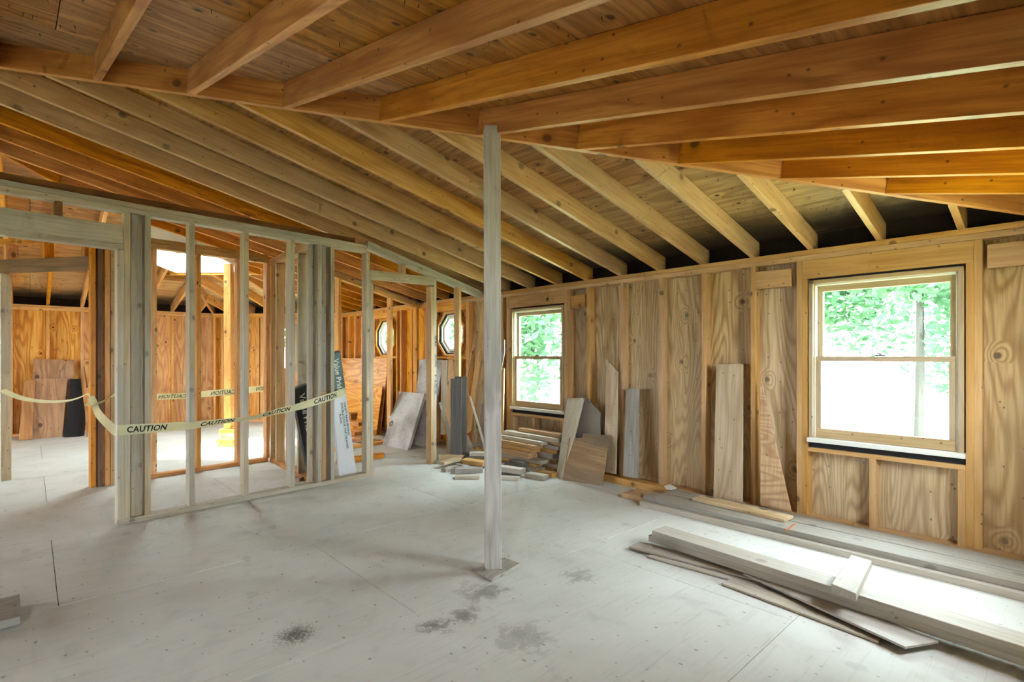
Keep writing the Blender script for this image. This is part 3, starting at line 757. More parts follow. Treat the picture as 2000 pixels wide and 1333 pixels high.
def octagon(name, yc, zc, label):
    r = empty(name, (XW + 0.04, yc, zc), label, 'window', kind='structure')
    def ring(nm, ri, ro, x0, x1, mat, parent):
        vs = []; fs = []
        for i in range(8):
            a = math.pi / 8 + i * math.pi / 4; f = 1 / math.cos(math.pi / 8)
            for rr in (ri, ro):
                for x in (x0, x1): vs.append((x, yc + rr * f * math.cos(a), zc + rr * f * math.sin(a)))
        for i in range(8):
            p, q = 4 * i, 4 * ((i + 1) % 8)
            fs += [(p, q, q + 1, p + 1), (p + 2, p + 3, q + 3, q + 2), (p, p + 2, q + 2, q), (p + 1, q + 1, q + 3, p + 3)]
        return mesh_obj(nm, vs, fs, mat, parent)
    ring('wood_frame', 0.272, 0.300, XW - 0.004, XS + 0.02, M['fir_far'], r)
    ring('gasket', 0.260, 0.272, XW + 0.012, XS + 0.02, M['gap'], r)
    ring('outer_liner', 0.235, 0.260, XW + 0.03, XS + 0.03, M['vinyl'], r)
    s = ring('sash', 0.205, 0.235, XW + 0.055, XS + 0.03, M['vinyl'], r)
    f = 1 / math.cos(math.pi / 8)
    prism('pane', [(XW + 0.09, yc + 0.207 * f * math.cos(math.pi / 8 + i * math.pi / 4), zc + 0.207 * f * math.sin(math.pi / 8 + i * math.pi / 4)) for i in range(8)], (1, 0, 0), 0.004, M['glass'], UP, s)
    board('latch', (XW + 0.03, yc - 0.05, zc - 0.245), (XW + 0.03, yc + 0.04, zc - 0.245), 0.02, 0.012, (1, 0, 0), M['metal'], r)
    portal('portal_' + name, (XW + 0.16, yc, zc), (0, math.pi / 2, 0), 0.5, 0.5)
octagon('window_3', OCT[0][0], OCT[0][1], 'octagonal window partly hidden by a stud, nearer one')
octagon('window_4', OCT[1][0], OCT[1][1], 'octagonal window seen between studs, farther one')
w5 = empty('window_5', DA + DE * (WS0 + WS1) / 2 + UP * WZ0, 'narrow casement window in the slanted far wall', 'window', kind='structure')
def dp(s, n, z): return DA + DE * s + DN * n + UP * z
for s in (WS0 + 0.02, WS1 - 0.02): board('frame_jamb', dp(s, 0.05, WZ0), dp(s, 0.05, WZ1), 0.11, 0.04, DN, M['sash'], w5)
for z in (WZ0 + 0.02, WZ1 - 0.02): board('frame_rail', dp(WS0 + 0.04, 0.05, z), dp(WS1 - 0.04, 0.05, z), 0.11, 0.04, DN, M['sash'], w5)
sh = board('sash', dp(WS0 + 0.065, 0.05, WZ0 + 0.04), dp(WS0 + 0.065, 0.05, WZ1 - 0.04), 0.03, 0.05, DN, M['sash'], w5)
board('stile', dp(WS1 - 0.065, 0.05, WZ0 + 0.04), dp(WS1 - 0.065, 0.05, WZ1 - 0.04), 0.03, 0.05, DN, M['sash'], sh)
for z in (WZ0 + 0.06, WZ1 - 0.06): board('rail', dp(WS0 + 0.09, 0.05, z), dp(WS1 - 0.09, 0.05, z), 0.03, 0.04, DN, M['sash'], sh)
prism('pane', [dp(WS0 + 0.08, 0.05, WZ0 + 0.07), dp(WS1 - 0.08, 0.05, WZ0 + 0.07), dp(WS1 - 0.08, 0.05, WZ1 - 0.07), dp(WS0 + 0.08, 0.05, WZ1 - 0.07)], DN, 0.004, M['glass'], UP, sh)
board('latch', dp(WS0 + 0.05, 0.0, 1.30), dp(WS0 + 0.05, 0.0, 1.38), 0.02, 0.02, DN, M['metal'], w5)
portal('portal_near', ((NW0 + NW1) / 2, YN - 0.12, 1.31), (math.pi / 2, 0, 0), NW1 - NW0, 0.92)
portal('portal_door', ((NO0 + NO1) / 2, YN - 0.12, 0.93), (math.pi / 2, 0, 0), NO1 - NO0, 1.86)
for a, b in LW: portal('portal_left', (XL - 0.12, (a + b) / 2, 1.15), (0, -math.pi / 2, 0), 1.2, b - a)
portal('portal_skylight', SP((SD0 + SD1) / 2, (SS0 + SS1) / 2, SZ1 + 0.1), (0, 0, -math.pi / 4), 1.05, 1.2)
#@@THINGS
# ================================================================== OUTSIDE
grd = prism('ground', [(-40, -40, -0.55), (60, -40, -0.55), (60, 60, -0.55), (-40, 60, -0.55)], (0, 0, -1), 0.3, M['ground'], (1, 0, 0))
tag(grd, 'pale green forest ground outside the windows', 'ground', kind='structure')
def leaf_cloud(seed, n, rx, rz, size):
    rnd = random.Random(seed); vs = []; fs = []
    lobes = [(rnd.uniform(-0.55, 0.55) * rx, rnd.uniform(-0.55, 0.55) * rx, rnd.uniform(-0.7, 0.75) * rz, rnd.uniform(0.3, 0.55)) for _ in range(16)]
    for i in range(n):
        lx, ly, lz, lr = rnd.choice(lobes)
        while True:
            p = V((rnd.uniform(-1, 1), rnd.uniform(-1, 1), rnd.uniform(-1, 1)))
            if 0.15 < p.length < 1: break
        c = V((lx + p.x * lr * rx, ly + p.y * lr * rx, lz + p.z * lr * rz * 0.7))
        a = V((rnd.gauss(0, 1), rnd.gauss(0, 1), rnd.gauss(0, 0.5))).normalized(); b = a.cross(V((rnd.gauss(0, 1), rnd.gauss(0, 1), rnd.gauss(0, 1)))).normalized()
        s = size * rnd.uniform(0.6, 1.3); k = len(vs)
        vs += [c - a * s, c + b * s * 0.45, c + a * s, c - b * s * 0.45]; fs.append((k, k + 1, k + 2, k + 3))
    me = bpy.data.meshes.new('foliage'); me.from_pydata([tuple(v) for v in vs], [], fs); me.materials.append(M['leaf'])
    return me
LEAF = [leaf_cloud(3 + i, 15000, 2.3, 3.0, 0.10) for i in range(3)]
def trunk_mesh(h, r, lean):
    bm = bmesh.new(); rings = []
    for i in range(7):
        t = i / 6; rr = r * (1.25 - 0.85 * t) if i else r * 1.5
        ox = lean * t * t * h
        rings.append([bm.verts.new((h * t, rr * math.cos(a) + ox, rr * math.sin(a))) for a in [k * math.pi / 4 for k in range(8)]])
    for i in range(6):
        for k in range(8): bm.faces.new((rings[i][k], rings[i][(k + 1) % 8], rings[i + 1][(k + 1) % 8], rings[i + 1][k]))
    for j in range(4):       # limbs
        z = h * (0.45 + 0.13 * j); a = j * 2.1; rr = r * 0.3
        q = [bm.verts.new((z + rr * math.cos(c), rr * math.sin(c), 0)) for c in (0, 2.1, 4.2)]
        e = bm.verts.new((z + h * 0.16, math.cos(a) * 1.3, math.sin(a) * 1.3))
        for k in range(3): bm.faces.new((q[k], q[(k + 1) % 3], e))
    me = bpy.data.meshes.new('trunk'); bm.to_mesh(me); bm.free(); me.materials.append(M['bark']); return me
TR = [trunk_mesh(5.5, 0.07, 0.01), trunk_mesh(5.5, 0.05, -0.02), trunk_mesh(5.5, 0.07, 0.01)]
tree_spots = [  # x, y, crown height, scale, label
    (13.2, 2.15, 3.9, 1.15, 'leafy tree whose dark trunk shows in the upper right of the larger window'),
    (20.0, 6.4, 4.6, 1.5, 'pale green tree filling the upper left of the larger window'),
    (24.0, 1.2, 4.8, 1.6, 'blurred green tree far behind the trunk in the larger window'),
    (11.0, 9.6, 4.4, 1.5, 'pale green tree filling the smaller double-hung window'),
    (19.0, 18.6, 5.0, 1.7, 'green tree behind the smaller double-hung window, farther off'),
    (9.6, 16.4, 4.4, 1.4, 'green tree outside the nearer octagonal window'),
    (11.5, 24.6, 4.4, 1.5, 'green tree outside the farther octagonal window'),
    (5.0, 21.5, 4.4, 1.5, 'green tree outside the narrow window in the slanted wall'),
]
for i, (x, y, h, s, lab) in enumerate(tree_spots):
    t = empty('tree', (x, y, -0.55), lab, 'tree', 'trees outside the windows')
    o = bpy.data.objects.new('trunk', TR[i % 3]); COL.objects.link(o)
    finish(o, frame(V((0, 0, 1)), V((1, 0, 0)), V((0, 1, 0)), V((x, y, -0.6))) @ Matrix.Scale(s, 4), t)
    f = bpy.data.objects.new('foliage', LEAF[i % 3]); COL.objects.link(f); f['kind'] = 'stuff'
    finish(f, Matrix.Translation((x, y, h)) @ Matrix.Rotation(i * 1.3, 4, 'Z') @ Matrix.Scale(s, 4), t)

# ================================================================== POSTS
def quad_post(name, base, top, w, mat, parent, rot=0.0):
    base = V(base); top = V(top)
    s = V((math.cos(rot), math.sin(rot), 0))
    return board(name, base, top, w, w, s, mat, parent)
pb = onz(962, 1110, 0.02); 
post = empty('wooden_post', (pb.x, pb.y, 0), 'whitewashed square post holding the hip beam, standing mid floor', 'post')
ptop = on(960, 272, pb, V((_S, _C, 0)))
quad_post('shaft', V((pb.x + 0.02, pb.y + 0.02, 0.018)), V((ptop.x + 0.02, ptop.y + 0.02, z_right(ptop.x + 0.02, 0) - 0.004)), W4, M['post'], post, -AZ + 0.12)
b0, b1, b2, b3 = onz(961, 1138), onz(1016, 1107), onz(985, 1095), onz(934, 1122)
prism('base_block', [p + UP * 0.018 for p in (b0, b1, b2, b3)], (0, 0, -1), 0.018, M['grey'], b1 - b0, post, 0.002)
fb = onz(447, 872)
post2 = empty('wooden_post', (fb.x, fb.y, 0), 'honey post on stacked wood blocks under the skylight', 'post')
fb2 = V((fb.x, fb.y, 0))
quad_post('shaft', fb2 + UP * 0.24, fb2 + UP * 2.42, W4, M['fir_far'], post2, -AZ)
for i, (sx, dz, off, rt) in enumerate(((0.26, 0.05, 0.02, 0.1), (0.24, 0.038, -0.02, -0.15), (0.22, 0.038, 0.0, 0.05), (0.20, 0.05, 0.01, -0.1), (0.19, 0.05, 0.0, 0.12))):
    z = (0, 0.052, 0.092, 0.132, 0.184)[i]
    a = V((math.cos(-AZ + rt), math.sin(-AZ + rt), 0))
    board('base_block', fb2 - a * (sx / 2 - off) + UP * (z + dz / 2), fb2 + a * (sx / 2 + off) + UP * (z + dz / 2), 0.14, dz - 0.001, UP.cross(a), M['fir_far'], post2)

# ================================================================== PIECES LEANING ON THE RIGHT WALL
def lean_piece(name, base_px, top_x, top_z, outline, thick, mat, label, cat, grain=None, base_z=0.0, base_pts=None, group=None):
    """a flat piece standing on the floor (two base points) and leaning against x = top_x at height top_z"""
    if base_pts: q0, q1 = V(base_pts[0]), V(base_pts[1])
    else: q0, q1 = onz(*base_px[0], base_z), onz(*base_px[1], base_z)
    d = (q1 - q0)
    w = V((top_x, (q0.y + q1.y) / 2, top_z))
    n = d.cross(w - q0).normalized()
    if n.dot(EYEV - q0) < 0: n = -n
    pts = [on(x, y, q0, n) for x, y in outline]
    o = prism(name, pts, -n, thick, mat, grain or (w - (q0 + q1) / 2), None, min(0.0015, thick * 0.2))
    return tag(o, label, cat, group)
XT = XW - 0.012
lean_piece('plank', ((1086, 931), (1098, 937)), XT - 0.02, 0.9, [(1108, 778), (1137, 778), (1098, 937), (1086, 931)], 0.03, M['dusty'], 'dusty plank leaning in front of the grey cut-corner panel', 'plank')
lean_piece('panel_offcut', ((1108, 925), (1170, 938)), XT - 0.01, 0.8, [(1131, 774), (1144, 776), (1173, 808), (1170, 938), (1108, 925)], 0.016, M['chip'], 'grey particle board panel with cut corner, leaning right of the smaller window', 'panel')
lean_piece('plywood_offcut', ((1099, 938), (1176, 950)), XT - 0.07, 0.62, [(1111, 855), (1137, 856), (1139, 847), (1190, 851), (1176, 950), (1099, 938)], 0.014, M['ply_blot'], 'squarish blotched plywood piece with a notched top, leaning lowest by the wall', 'plywood', grain=(0, 1, 0))
def wall_lean(name, outline, xb, xt, zt, thick, mat, label, cat):
    q = V((xb, 2, 0.0)); w = V((xt, 2, zt)); n = V((0, 1, 0)).cross(w - q).normalized()
    if n.x > 0: n = -n
    pts = [on(x, y, q, n) for x, y in outline]
    return tag(prism(name, pts, -n, thick, mat, w - q, None, min(0.0015, thick * 0.2)), label, cat)
wall_lean('plank', [(1184, 702), (1206, 727), (1202, 927), (1179, 922)], 4.05, 4.14, 1.2, 0.02, M['ply_scrap'], 'pale plank with a pointed top leaning on the right wall', 'plank')
wall_lean('plank', [(1223, 759), (1246, 760), (1245, 936), (1217, 930)], 4.03, 4.14, 1.0, 0.024, M['grey'], 'weathered grey plank leaning left of the plywood board', 'plank')
wall_lean('plywood_board', [(1399, 712), (1451, 711), (1450, 993), (1393, 981)], 4.06, 4.145, 1.15, 0.012, M['ply_scrap'], 'wide pale plywood board with dark knots leaning on the right wall', 'plywood')
wall_lean('plywood_offcut', [(1485, 746), (1488, 749), (1546, 1002), (1485, 988)], 4.08, 4.145, 1.0, 0.012, M['ply_tri'], 'tall narrow triangular plywood piece left of the larger window', 'plywood')

# ---- long lumber on the floor along the right wall
def lay(name, a, b, w, t, mat, label, cat, z=0.0, group=None, tilt=0.0, zb=None):
    """board lying flat: centre line a -> b on the floor plan, bottom at z (zb at the far end)"""
    a = V((a[0], a[1], z + t / 2)); b = V((b[0], b[1], (z if zb is None else zb) + t / 2))
    d = (b - a).normalized(); side = UP.cross(d) + UP * tilt
    return tag(board(name, a, b, w, t, side, mat), label, cat, group)
lay('plank', (3.62, 2.37), (3.60, -0.02), W4, T2, M['dusty'], 'pale two-by-four at the front foot of the wall-side lumber stack', 'plank')
lay('plank', (3.80, 2.62), (3.80, -0.02), 0.235, T2, M['fir_wall'], 'brown bottom plank of the wall-side lumber stack', 'plank')
lay('plank', (3.705, 2.36), (3.69, -0.02), 0.19, T2, M['grey'], 'grey plank lying on top of the wall-side lumber stack, room side', 'plank', z=0.0385)
lay('plank', (3.905, 2.30), (3.892, -0.02), 0.19, T2, M['grey'], 'grey plank lying on top of the wall-side lumber stack, wall side', 'plank', z=0.0385)
lay('plank', (4.075, 3.28), (4.075, 2.40), W4, T2 * 1.6, M['fir_wall'], 'loose amber two-by-four on the floor below the leaning grey plank', 'plank')
lay('plank', (3.84, 2.02), (3.80, 1.33), 0.14, 0.02, M['ply_scrap'], 'short tan board resting on the wall-side lumber stack', 'plank', z=0.0775)
def px_plank(name, p0, p1, w, t, z, mat, label, cat='plank', front=True):
    """lying board given by two points of its front lower edge (measured on the floor)"""
    a, b = onz(*p0, z), onz(*p1, z); d = (b - a).normalized(); s = UP.cross(d)
    if s.x < 0: s = -s
    a = a + s * w / 2; b = b + s * w / 2
    return tag(board(name, a + UP * t / 2, b + UP * t / 2, w, t, s, mat), label, cat)
# front stack: strips of thin plywood under a pile of long boards
def strip(pts, z, t, mat, label):
    return tag(prism('plywood_strip', [onz(x, y, z) for x, y in pts], (0, 0, -1), t, mat, onz(*pts[1], z) - onz(*pts[0], z), None, 0.001), label, 'plywood')
strip([(1263, 1086), (1600, 1180), (1622, 1172), (1290, 1078)], 0.012, 0.010, M['dusty'], 'thin dark strip lowest under the front lumber stack')
strip([(1228, 1068), (1640, 1175), (1690, 1165), (1250, 1058)], 0.024, 0.010, M['dusty'], 'thin plywood strip whose tip sticks out left of the front lumber')
strip([(1408, 1139), (1716, 1254), (1722, 1247), (1722, 1243), (1500, 1150), (1450, 1122)], 0.012, 0.010, M['dusty'], 'thin grey plywood strip with a broken right end in front of the lumber')
strip([(1452, 1120), (1768, 1264), (1834, 1253), (1740, 1215), (1560, 1140)], 0.036, 0.010, M['dusty'], 'thin pale plywood strip with a clean slanted right end in front of the lumber')
ZL = 0.05
fa, fbb = onz(1266, 1046, 0.075), onz(2000, 1284, 0.075)
fd = (fbb - fa).normalized(); fs = UP.cross(fd); fs = fs if fs.x > 0 else -fs
fend = fa + fd * 2.3
fa0 = V((fa.x, fa.y, 0)); fe0 = V((fend.x, fend.y, 0))
def fl(w, t, z, off, s0, mat, label):
    a = fa0 + fd * s0 + fs * (off + w / 2) + UP * (z + t / 2); b = fe0 + fs * (off + w / 2) + UP * (z + t / 2)
    return tag(board('plank', a, b, w, t, fs, mat), label, 'plank')
fl(0.13, T2, 0.0375, 0.002, 0.0, M['dusty'], 'lower plank of the front lumber stack, sticking out at the left')
fl(0.14, T2, 0.076, -0.004, 0.03, M['dusty'], 'long pale plank on top of the front lumber stack')
bk = [onz(x, y, 0.152) for x, y in ((1662, 1084), (1703, 1096), (1672, 1160), (1624, 1141))]
tag(prism('wood_block', bk, (0, 0, -1), 0.037, M['dusty'], bk[3] - bk[0], None, 0.002), 'short pale wood block lying across the front lumber stack', 'wood block')
lp = [V(p) for p in (onz(40, 1204, 0.05), onz(38, 1161, 0.05))]
px = lp[1] - lp[0]; out = V((-0.78, -0.02, 0))
o = prism('plank', [lp[0], lp[1], lp[1] + out, lp[0] + out], (0, 0, -1), T2, M['grey'], out, None, 0.002)
tag(o, 'grey plank end poking in at the lower left edge', 'plank')
sup = lp[0] + out * 0.6
lay('wood_block', (sup.x, sup.y - 0.02), (sup.x + 0.01, sup.y + 0.22), 0.09, 0.011, M['dusty'], 'small wood block propping the grey plank at the left edge', 'wood block')

# ================================================================== HEAPS BY THE SMALLER WINDOW
# neat stack against the wall, boards parallel to it
rnd = random.Random(11)
stack = [  # z, x front, y near, y far, width, thick, material, label
    (0.000, 3.80, 3.72, 4.55, 0.14, 0.05, 'dusty', 'lowest front'), (0.000, 3.97, 3.62, 4.60, 0.14, 0.05, 'fir_wall', 'lowest rear'),
    (0.051, 3.82, 3.78, 4.60, 0.14, 0.038, 'fir_wall', 'second layer front'), (0.051, 3.98, 3.60, 4.55, 0.14, 0.038, 'dusty', 'second layer rear'),
    (0.090, 3.84, 3.70, 4.55, 0.14, 0.038, 'dusty', 'third layer front'), (0.090, 3.99, 3.62, 4.50, 0.13, 0.038, 'fir_wall', 'third layer rear'),
    (0.129, 3.83, 3.86, 4.62, 0.13, 0.06, 'fir_wall', 'fourth layer front'), (0.129, 3.98, 3.66, 4.55, 0.14, 0.06, 'dusty', 'fourth layer rear'),
    (0.190, 3.85, 3.84, 4.62, 0.13, 0.038, 'fir_wall', 'fifth layer front'), (0.190, 3.99, 3.62, 4.55, 0.13, 0.038, 'fir_wall', 'fifth layer rear'),
    (0.229, 3.86, 3.80, 4.58, 0.12, 0.038, 'fir_wall', 'sixth layer front'), (0.229, 4.00, 3.60, 4.50, 0.13, 0.038, 'dusty', 'sixth layer rear'),
    (0.268, 3.90, 3.76, 4.55, 0.10, 0.038, 'dusty', 'seventh layer front'), (0.268, 4.02, 3.58, 4.48, 0.12, 0.038, 'fir_wall', 'seventh layer rear'),
    (0.307, 3.98, 3.60, 4.42, 0.14, 0.045, 'dusty', 'eighth layer'), (0.353, 4.02, 3.60, 4.25, 0.10, 0.04, 'fir_wall', 'topmost'),
]
for z, x, y0, y1, w, t, mt, lab in stack:
    x += 0.04; j = rnd.uniform(-0.008, 0.008)
    lay('board_offcut', (x + w * 0.0 + j, y0), (x - j, y1), w, t, M[mt], 'short board in the neat stack under the smaller window, %s' % lab, 'board', z=z, group='boards stacked under the smaller window')
# loose heap in front of the stack, spread round the foot of the post's line of sight
def scrap(p0, p1, w, t, z, mt, label, tilt=0.0, zb=None, name='board_offcut'):
    a, b = onz(*p0, 0), onz(*p1, 0)
    return lay(name, (a.x, a.y), (b.x, b.y), w, t, M[mt], label, 'board', z=z, group='loose scrap boards by the post', tilt=tilt, zb=zb)
scrap((889, 935), (937, 935), 0.09, 0.03, 0.0, 'dusty', 'small white-topped block nearest on the floor left of the post')
scrap((888, 924), (942, 922), 0.13, 0.05, 0.0, 'grey', 'grey slab just behind the small white-topped block')
scrap((866, 922), (902, 916), 0.09, 0.035, 0.0, 'dusty', 'thin board at the left edge of the loose heap')
scrap((862, 915), (896, 906), 0.09, 0.03, 0.036, 'ply_scrap', 'tan board second from the left edge of the loose heap')
scrap((905, 914), (948, 920), 0.10, 0.045, 0.052, 'fir_wall', 'amber-edged board on top of the grey slab', tilt=0.05)
scrap((920, 912), (960, 914), 0.12, 0.04, 0.0, 'grey', 'grey board low behind the post on its left')
scrap((918, 905), (965, 906), 0.10, 0.04, 0.085, 'dusty', 'pale board high in the loose heap left of the post')
scrap((912, 897), (962, 899), 0.10, 0.04, 0.04, 'grey', 'grey board midway up the loose heap left of the post')
scrap((925, 893), (975, 893), 0.10, 0.035, 0.13, 'dusty', 'topmost pale board of the loose heap left of the post')
scrap((975, 925), (1022, 932), 0.10, 0.05, 0.03, 'dusty', 'thick pale board with rounded end right of the post')
scrap((972, 936), (1014, 938), 0.09, 0.028, 0.0, 'dusty', 'thin white-topped board nearest on the floor right of the post')
scrap((980, 927), (1018, 929), 0.08, 0.028, 0.0, 'grey_dark', 'dark board under the thick pale board right of the post')
scrap((976, 912), (1006, 908), 0.12, 0.05, 0.0, 'grey', 'grey block behind the post on its right')
scrap((978, 905), (1003, 904), 0.11, 0.05, 0.055, 'dusty', 'pale block with a white top right of the post, second layer')
scrap((976, 899), (1000, 896), 0.10, 0.04, 0.11, 'grey', 'grey offcut highest right of the post')
scrap((1000, 915), (1026, 923), 0.09, 0.10, 0.0, 'grey_dark', 'charred black block standing right of the loose heap')
scrap((1030, 932), (1066, 938), 0.10, 0.045, 0.0, 'dusty', 'weathered two-by-four end on the floor below the neat stack')
scrap((1050, 926), (1084, 933), 0.09, 0.045, 0.0, 'fir_wall', 'amber block on the floor in front of the neat stack')
scrap((968, 888), (992, 884), 0.05, 0.02, 0.155, 'fir_far', 'tiny bright yellow stick on the loose heap')
def floor_piece(name, pts, n_hint, depthpt, thick, mat, label, cat, grain):
    """upright or tilted piece in a plane through a floor point"""
    q = onz(*depthpt); n = V(n_hint).normalized()
    return tag(prism(name, [on(x, y, q, n) for x, y in pts], -n if n.dot(EYEV - q) > 0 else n, thick, mat, grain, None, min(0.0015, thick * 0.2)), label, cat)
VD = V((-_S, -_C, 0))
floor_piece('plywood_offcut', [(874, 888), (914, 850), (925, 874), (903, 886)], V((-_S, -_C, 0.9)), (900, 893), 0.012, M['dusty'], 'angled grey plywood corner on the heap below the dark boards', 'plywood', (1, 0, 0.3))
floor_piece('plywood_offcut', [(856, 888), (908, 889), (896, 902), (858, 907)], V((-_S, -_C, 0.5)), (880, 907), 0.012, M['ply_scrap'], 'tan plywood scrap lying at the left front of the loose heap', 'plywood', (1, 0, 0))
floor_piece('board_offcut', [(993, 858), (1018, 864), (1014, 878), (990, 873)], V((-_S, -_C, 0.35)), (1003, 903), 0.02, M['white'], 'pale square-cut board end propped against the neat stack', 'board', (1, 0, 0))
# tall boards leaning in the corner left of the post
def corner_lean(pts, base, back, thick, mat, label, cat='plank', name='plank'):
    q = onz(*base); w = q + V((_S, _C, 0)) * back + UP; d = w - q
    n = UP.cross(V((_S, _C, 0))).cross(d).normalized()
    if n.dot(EYEV - q) < 0: n = -n
    return tag(prism(name, [on(x, y, q, n) for x, y in pts], -n, thick, mat, d, None, min(0.0015, thick * 0.2)), label, cat)
corner_lean([(889, 736), (912, 736), (911, 901), (889, 901)], (900, 901), 0.05, 0.03, M['grey_dark'], 'taller dark grey board standing behind its twin left of the post')
corner_lean([(880, 740), (902, 739), (902, 905), (889, 905), (880, 905)], (890, 905), 0.05, 0.02, M['grey_dark'], 'front dark grey board with a pale split, standing left of the post')
corner_lean([(857, 787), (860, 786), (878, 834), (884, 900), (880, 901), (873, 842)], (882, 900), 0.06, 0.02, M['dusty'], 'pale slanted stick beside the split amber board', name='stick')
corner_lean([(858, 806), (872, 838), (882, 838), (889, 806), (890, 812), (888, 898), (873, 898), (872, 852)], (880, 898), 0.06, 0.02, M['fir_wall'], 'amber board split into a V at its top')
corner_lean([(916, 775), (919, 774), (946, 862), (952, 902), (949, 902), (942, 864)], (950, 902), 0.08, 0.02, M['dusty'], 'thin pale stick slanting down right beside the dark boards', name='stick')
LB = 4.10
def bay_lean(pts, xb, label, mat, thick=0.02, name='plank'):
    return wall_lean(name, pts, xb, LB, 1.6, thick, mat, label, 'plank')
bay_lean([(928, 649), (931, 648), (912, 738), (907, 745)], 3.98, 'narrow amber stick leaning beside the nearer octagonal window', M['fir_wall'], 0.02, 'stick')
bay_lean([(931, 690), (938, 686), (920, 842), (908, 850)], 3.92, 'brown plank leaning behind the dark grey boards', M['fir_wall'])
bay_lean([(936, 752), (946, 742), (946, 868), (922, 872), (926, 820)], 3.86, 'wide tan plywood plank leaning left of the post', M['ply_scrap'], 0.014)
bay_lean([(940, 790), (952, 785), (952, 870), (940, 872)], 3.80, 'grey plank leaning closest behind the post', M['grey'], 0.02)
bay_lean([(976, 692), (985, 664), (985, 690), (977, 730)], 4.0, 'grey metal-looking strip leaning between the post and the smaller window', M['grey'], 0.012, 'strip')
bay_lean([(975, 735), (984, 720), (981, 850), (972, 850)], 3.95, 'brown plank leaning between the post and the smaller window', M['fir_wall'])
bay_lean([(862, 704), (874, 704), (872, 850), (860, 850)], 3.98, 'dusty plank leaning under the nearer octagonal window', M['dusty'])
bay_lean([(876, 702), (888, 702), (884, 850), (868, 850)], 3.96, 'amber plank leaning under the nearer octagonal window', M['fir_wall'])

# ================================================================== BEYOND THE DOORWAY
def pale_panel(pts, base, wallpt, thick, mat, label, name):
    q0, q1 = onz(*base[0]), onz(*base[1]); w = V(wallpt); n = (q1 - q0).cross(w - q0).normalized()
    if n.dot(EYEV - q0) < 0: n = -n
    o = prism(name, [on(x, y, q0, n) for x, y in pts], -n, thick, mat, w - q0, None, 0.003)
    return tag(o, label, 'panel'), q0, n
mott = NT('mottled_white_panel'); 
_t = mott.n('ShaderNodeTexCoord'); _a = mott.noise(_t.outputs['Object'], 2.6, 3, 0.5, 0.2); _b = mott.noise(_t.outputs['Object'], 26.0, 4, 0.6)
mott.l(mott.mix(mott.math('MULTIPLY', mott.ramp(_b, 0.4, 0.8), 0.4), mott.mix(mott.ramp(_a, 0.34, 0.72), lin('#dcd9d5'), lin('#9a958e')), lin('#6f6a63')), mott.p.inputs['Base Color']); mott.p.inputs['Roughness'].default_value = 0.45
M['mottled'] = mott.m
p2, _, _ = pale_panel([(819, 702), (867, 703), (834, 873), (804, 868)], ((804, 868), (834, 873)), (4.08, 6.05, 1.2), 0.03, M['mottled'], 'taller mottled white panel leaning behind the door jamb', 'mottled_panel')
p1, q0, n0 = pale_panel([(779, 765), (829, 769), (796, 880), (746, 870)], ((746, 870), (796, 880)), (3.88, 6.05, 0.8), 0.045, M['mottled'], 'mottled white panel with a round imprint leaning in the doorway', 'mottled_panel')
for (cx, cy), r_, mt in (((763.5, 811.5), 0.042, 'white'), ((764, 828), 0.045, 'chip')):      # round fitting marks
    c = on(cx, cy, q0, n0); ux = (on(cx + 1, cy, q0, n0) - c).normalized(); uy = n0.cross(ux)
    vs, fs = [], []
    for i in range(20):
        a = i * math.pi / 10
        for rr, hh in ((r_, 0.001), (r_ * 0.8, 0.007), (r_ * 0.5, 0.007), (r_ * 0.35, 0.001)): vs.append(c + (ux * math.cos(a) + uy * math.sin(a)) * rr + n0 * hh)
    for i in range(20):
        for k in range(3): fs.append((4 * i + k, 4 * ((i + 1) % 20) + k, 4 * ((i + 1) % 20) + k + 1, 4 * i + k + 1))
    mesh_obj('round_fitting', vs, fs, M[mt], p1)
# sheets of plywood leaning on the right wall past the octagon window
def ply_lean(pts, xb, xt, zt, thick, mat, label):
    q = V((xb, 8, 0)); w = V((xt, 8, zt)); n = V((0, 1, 0)).cross(w - q).normalized(); n = -n if n.x > 0 else n
    return tag(prism('plywood_sheet', [on(x, y, q, n) for x, y in pts], -n, thick, mat, (0, 1, 0), None, 0.0015), label, 'plywood')
ply_lean([(660, 700), (758, 700.5), (741, 861), (645, 838)], 3.90, 4.13, 1.2, 0.012, M['ply_far'], 'large honey plywood sheet leaning below the farther octagonal window')
ply_lean([(655, 742), (747, 755), (733, 860), (650, 841)], 3.80, 4.05, 1.0, 0.012, M['ply_far'], 'smaller honey plywood sheet leaning on the large one')
rnd = random.Random(5)
for i, (p0, p1, w, t, z, lab) in enumerate((
    ((668, 858), (712, 862), 0.14, 0.05, 0.0, 'lowest'), ((690, 862), (735, 866), 0.20, 0.03, 0.0, 'widest and rightmost'), ((668, 852), (700, 858), 0.12, 0.05, 0.055, 'second from below'),
    ((690, 850), (720, 852), 0.10, 0.05, 0.035, 'with a pale sawn edge'), ((676, 843), (706, 846), 0.12, 0.06, 0.11, 'third from below'), ((682, 842), (700, 840), 0.12, 0.11, 0.175, 'cube shaped and topmost'), ((694, 840), (716, 838), 0.10, 0.05, 0.12, 'tilted at the right of the top'))):
    a, b = onz(*p0), onz(*p1)
    lay('board_offcut', (a.x, a.y), (b.x, b.y), w, t, M['ply_red' if i % 2 else 'fir'], 'red-brown offcut in the heap beyond the doorway, %s' % lab, 'board', z=z, group='red-brown offcuts beyond the doorway', tilt=rnd.uniform(-0.1, 0.1))
a, b = onz(660, 907), onz(747, 894)
lay('plank', (a.x, a.y), (b.x + 0.0, b.y), W4, T2 * 1.5, M['fir'], 'amber two-by-four on the floor before the red-brown offcuts', 'plank')
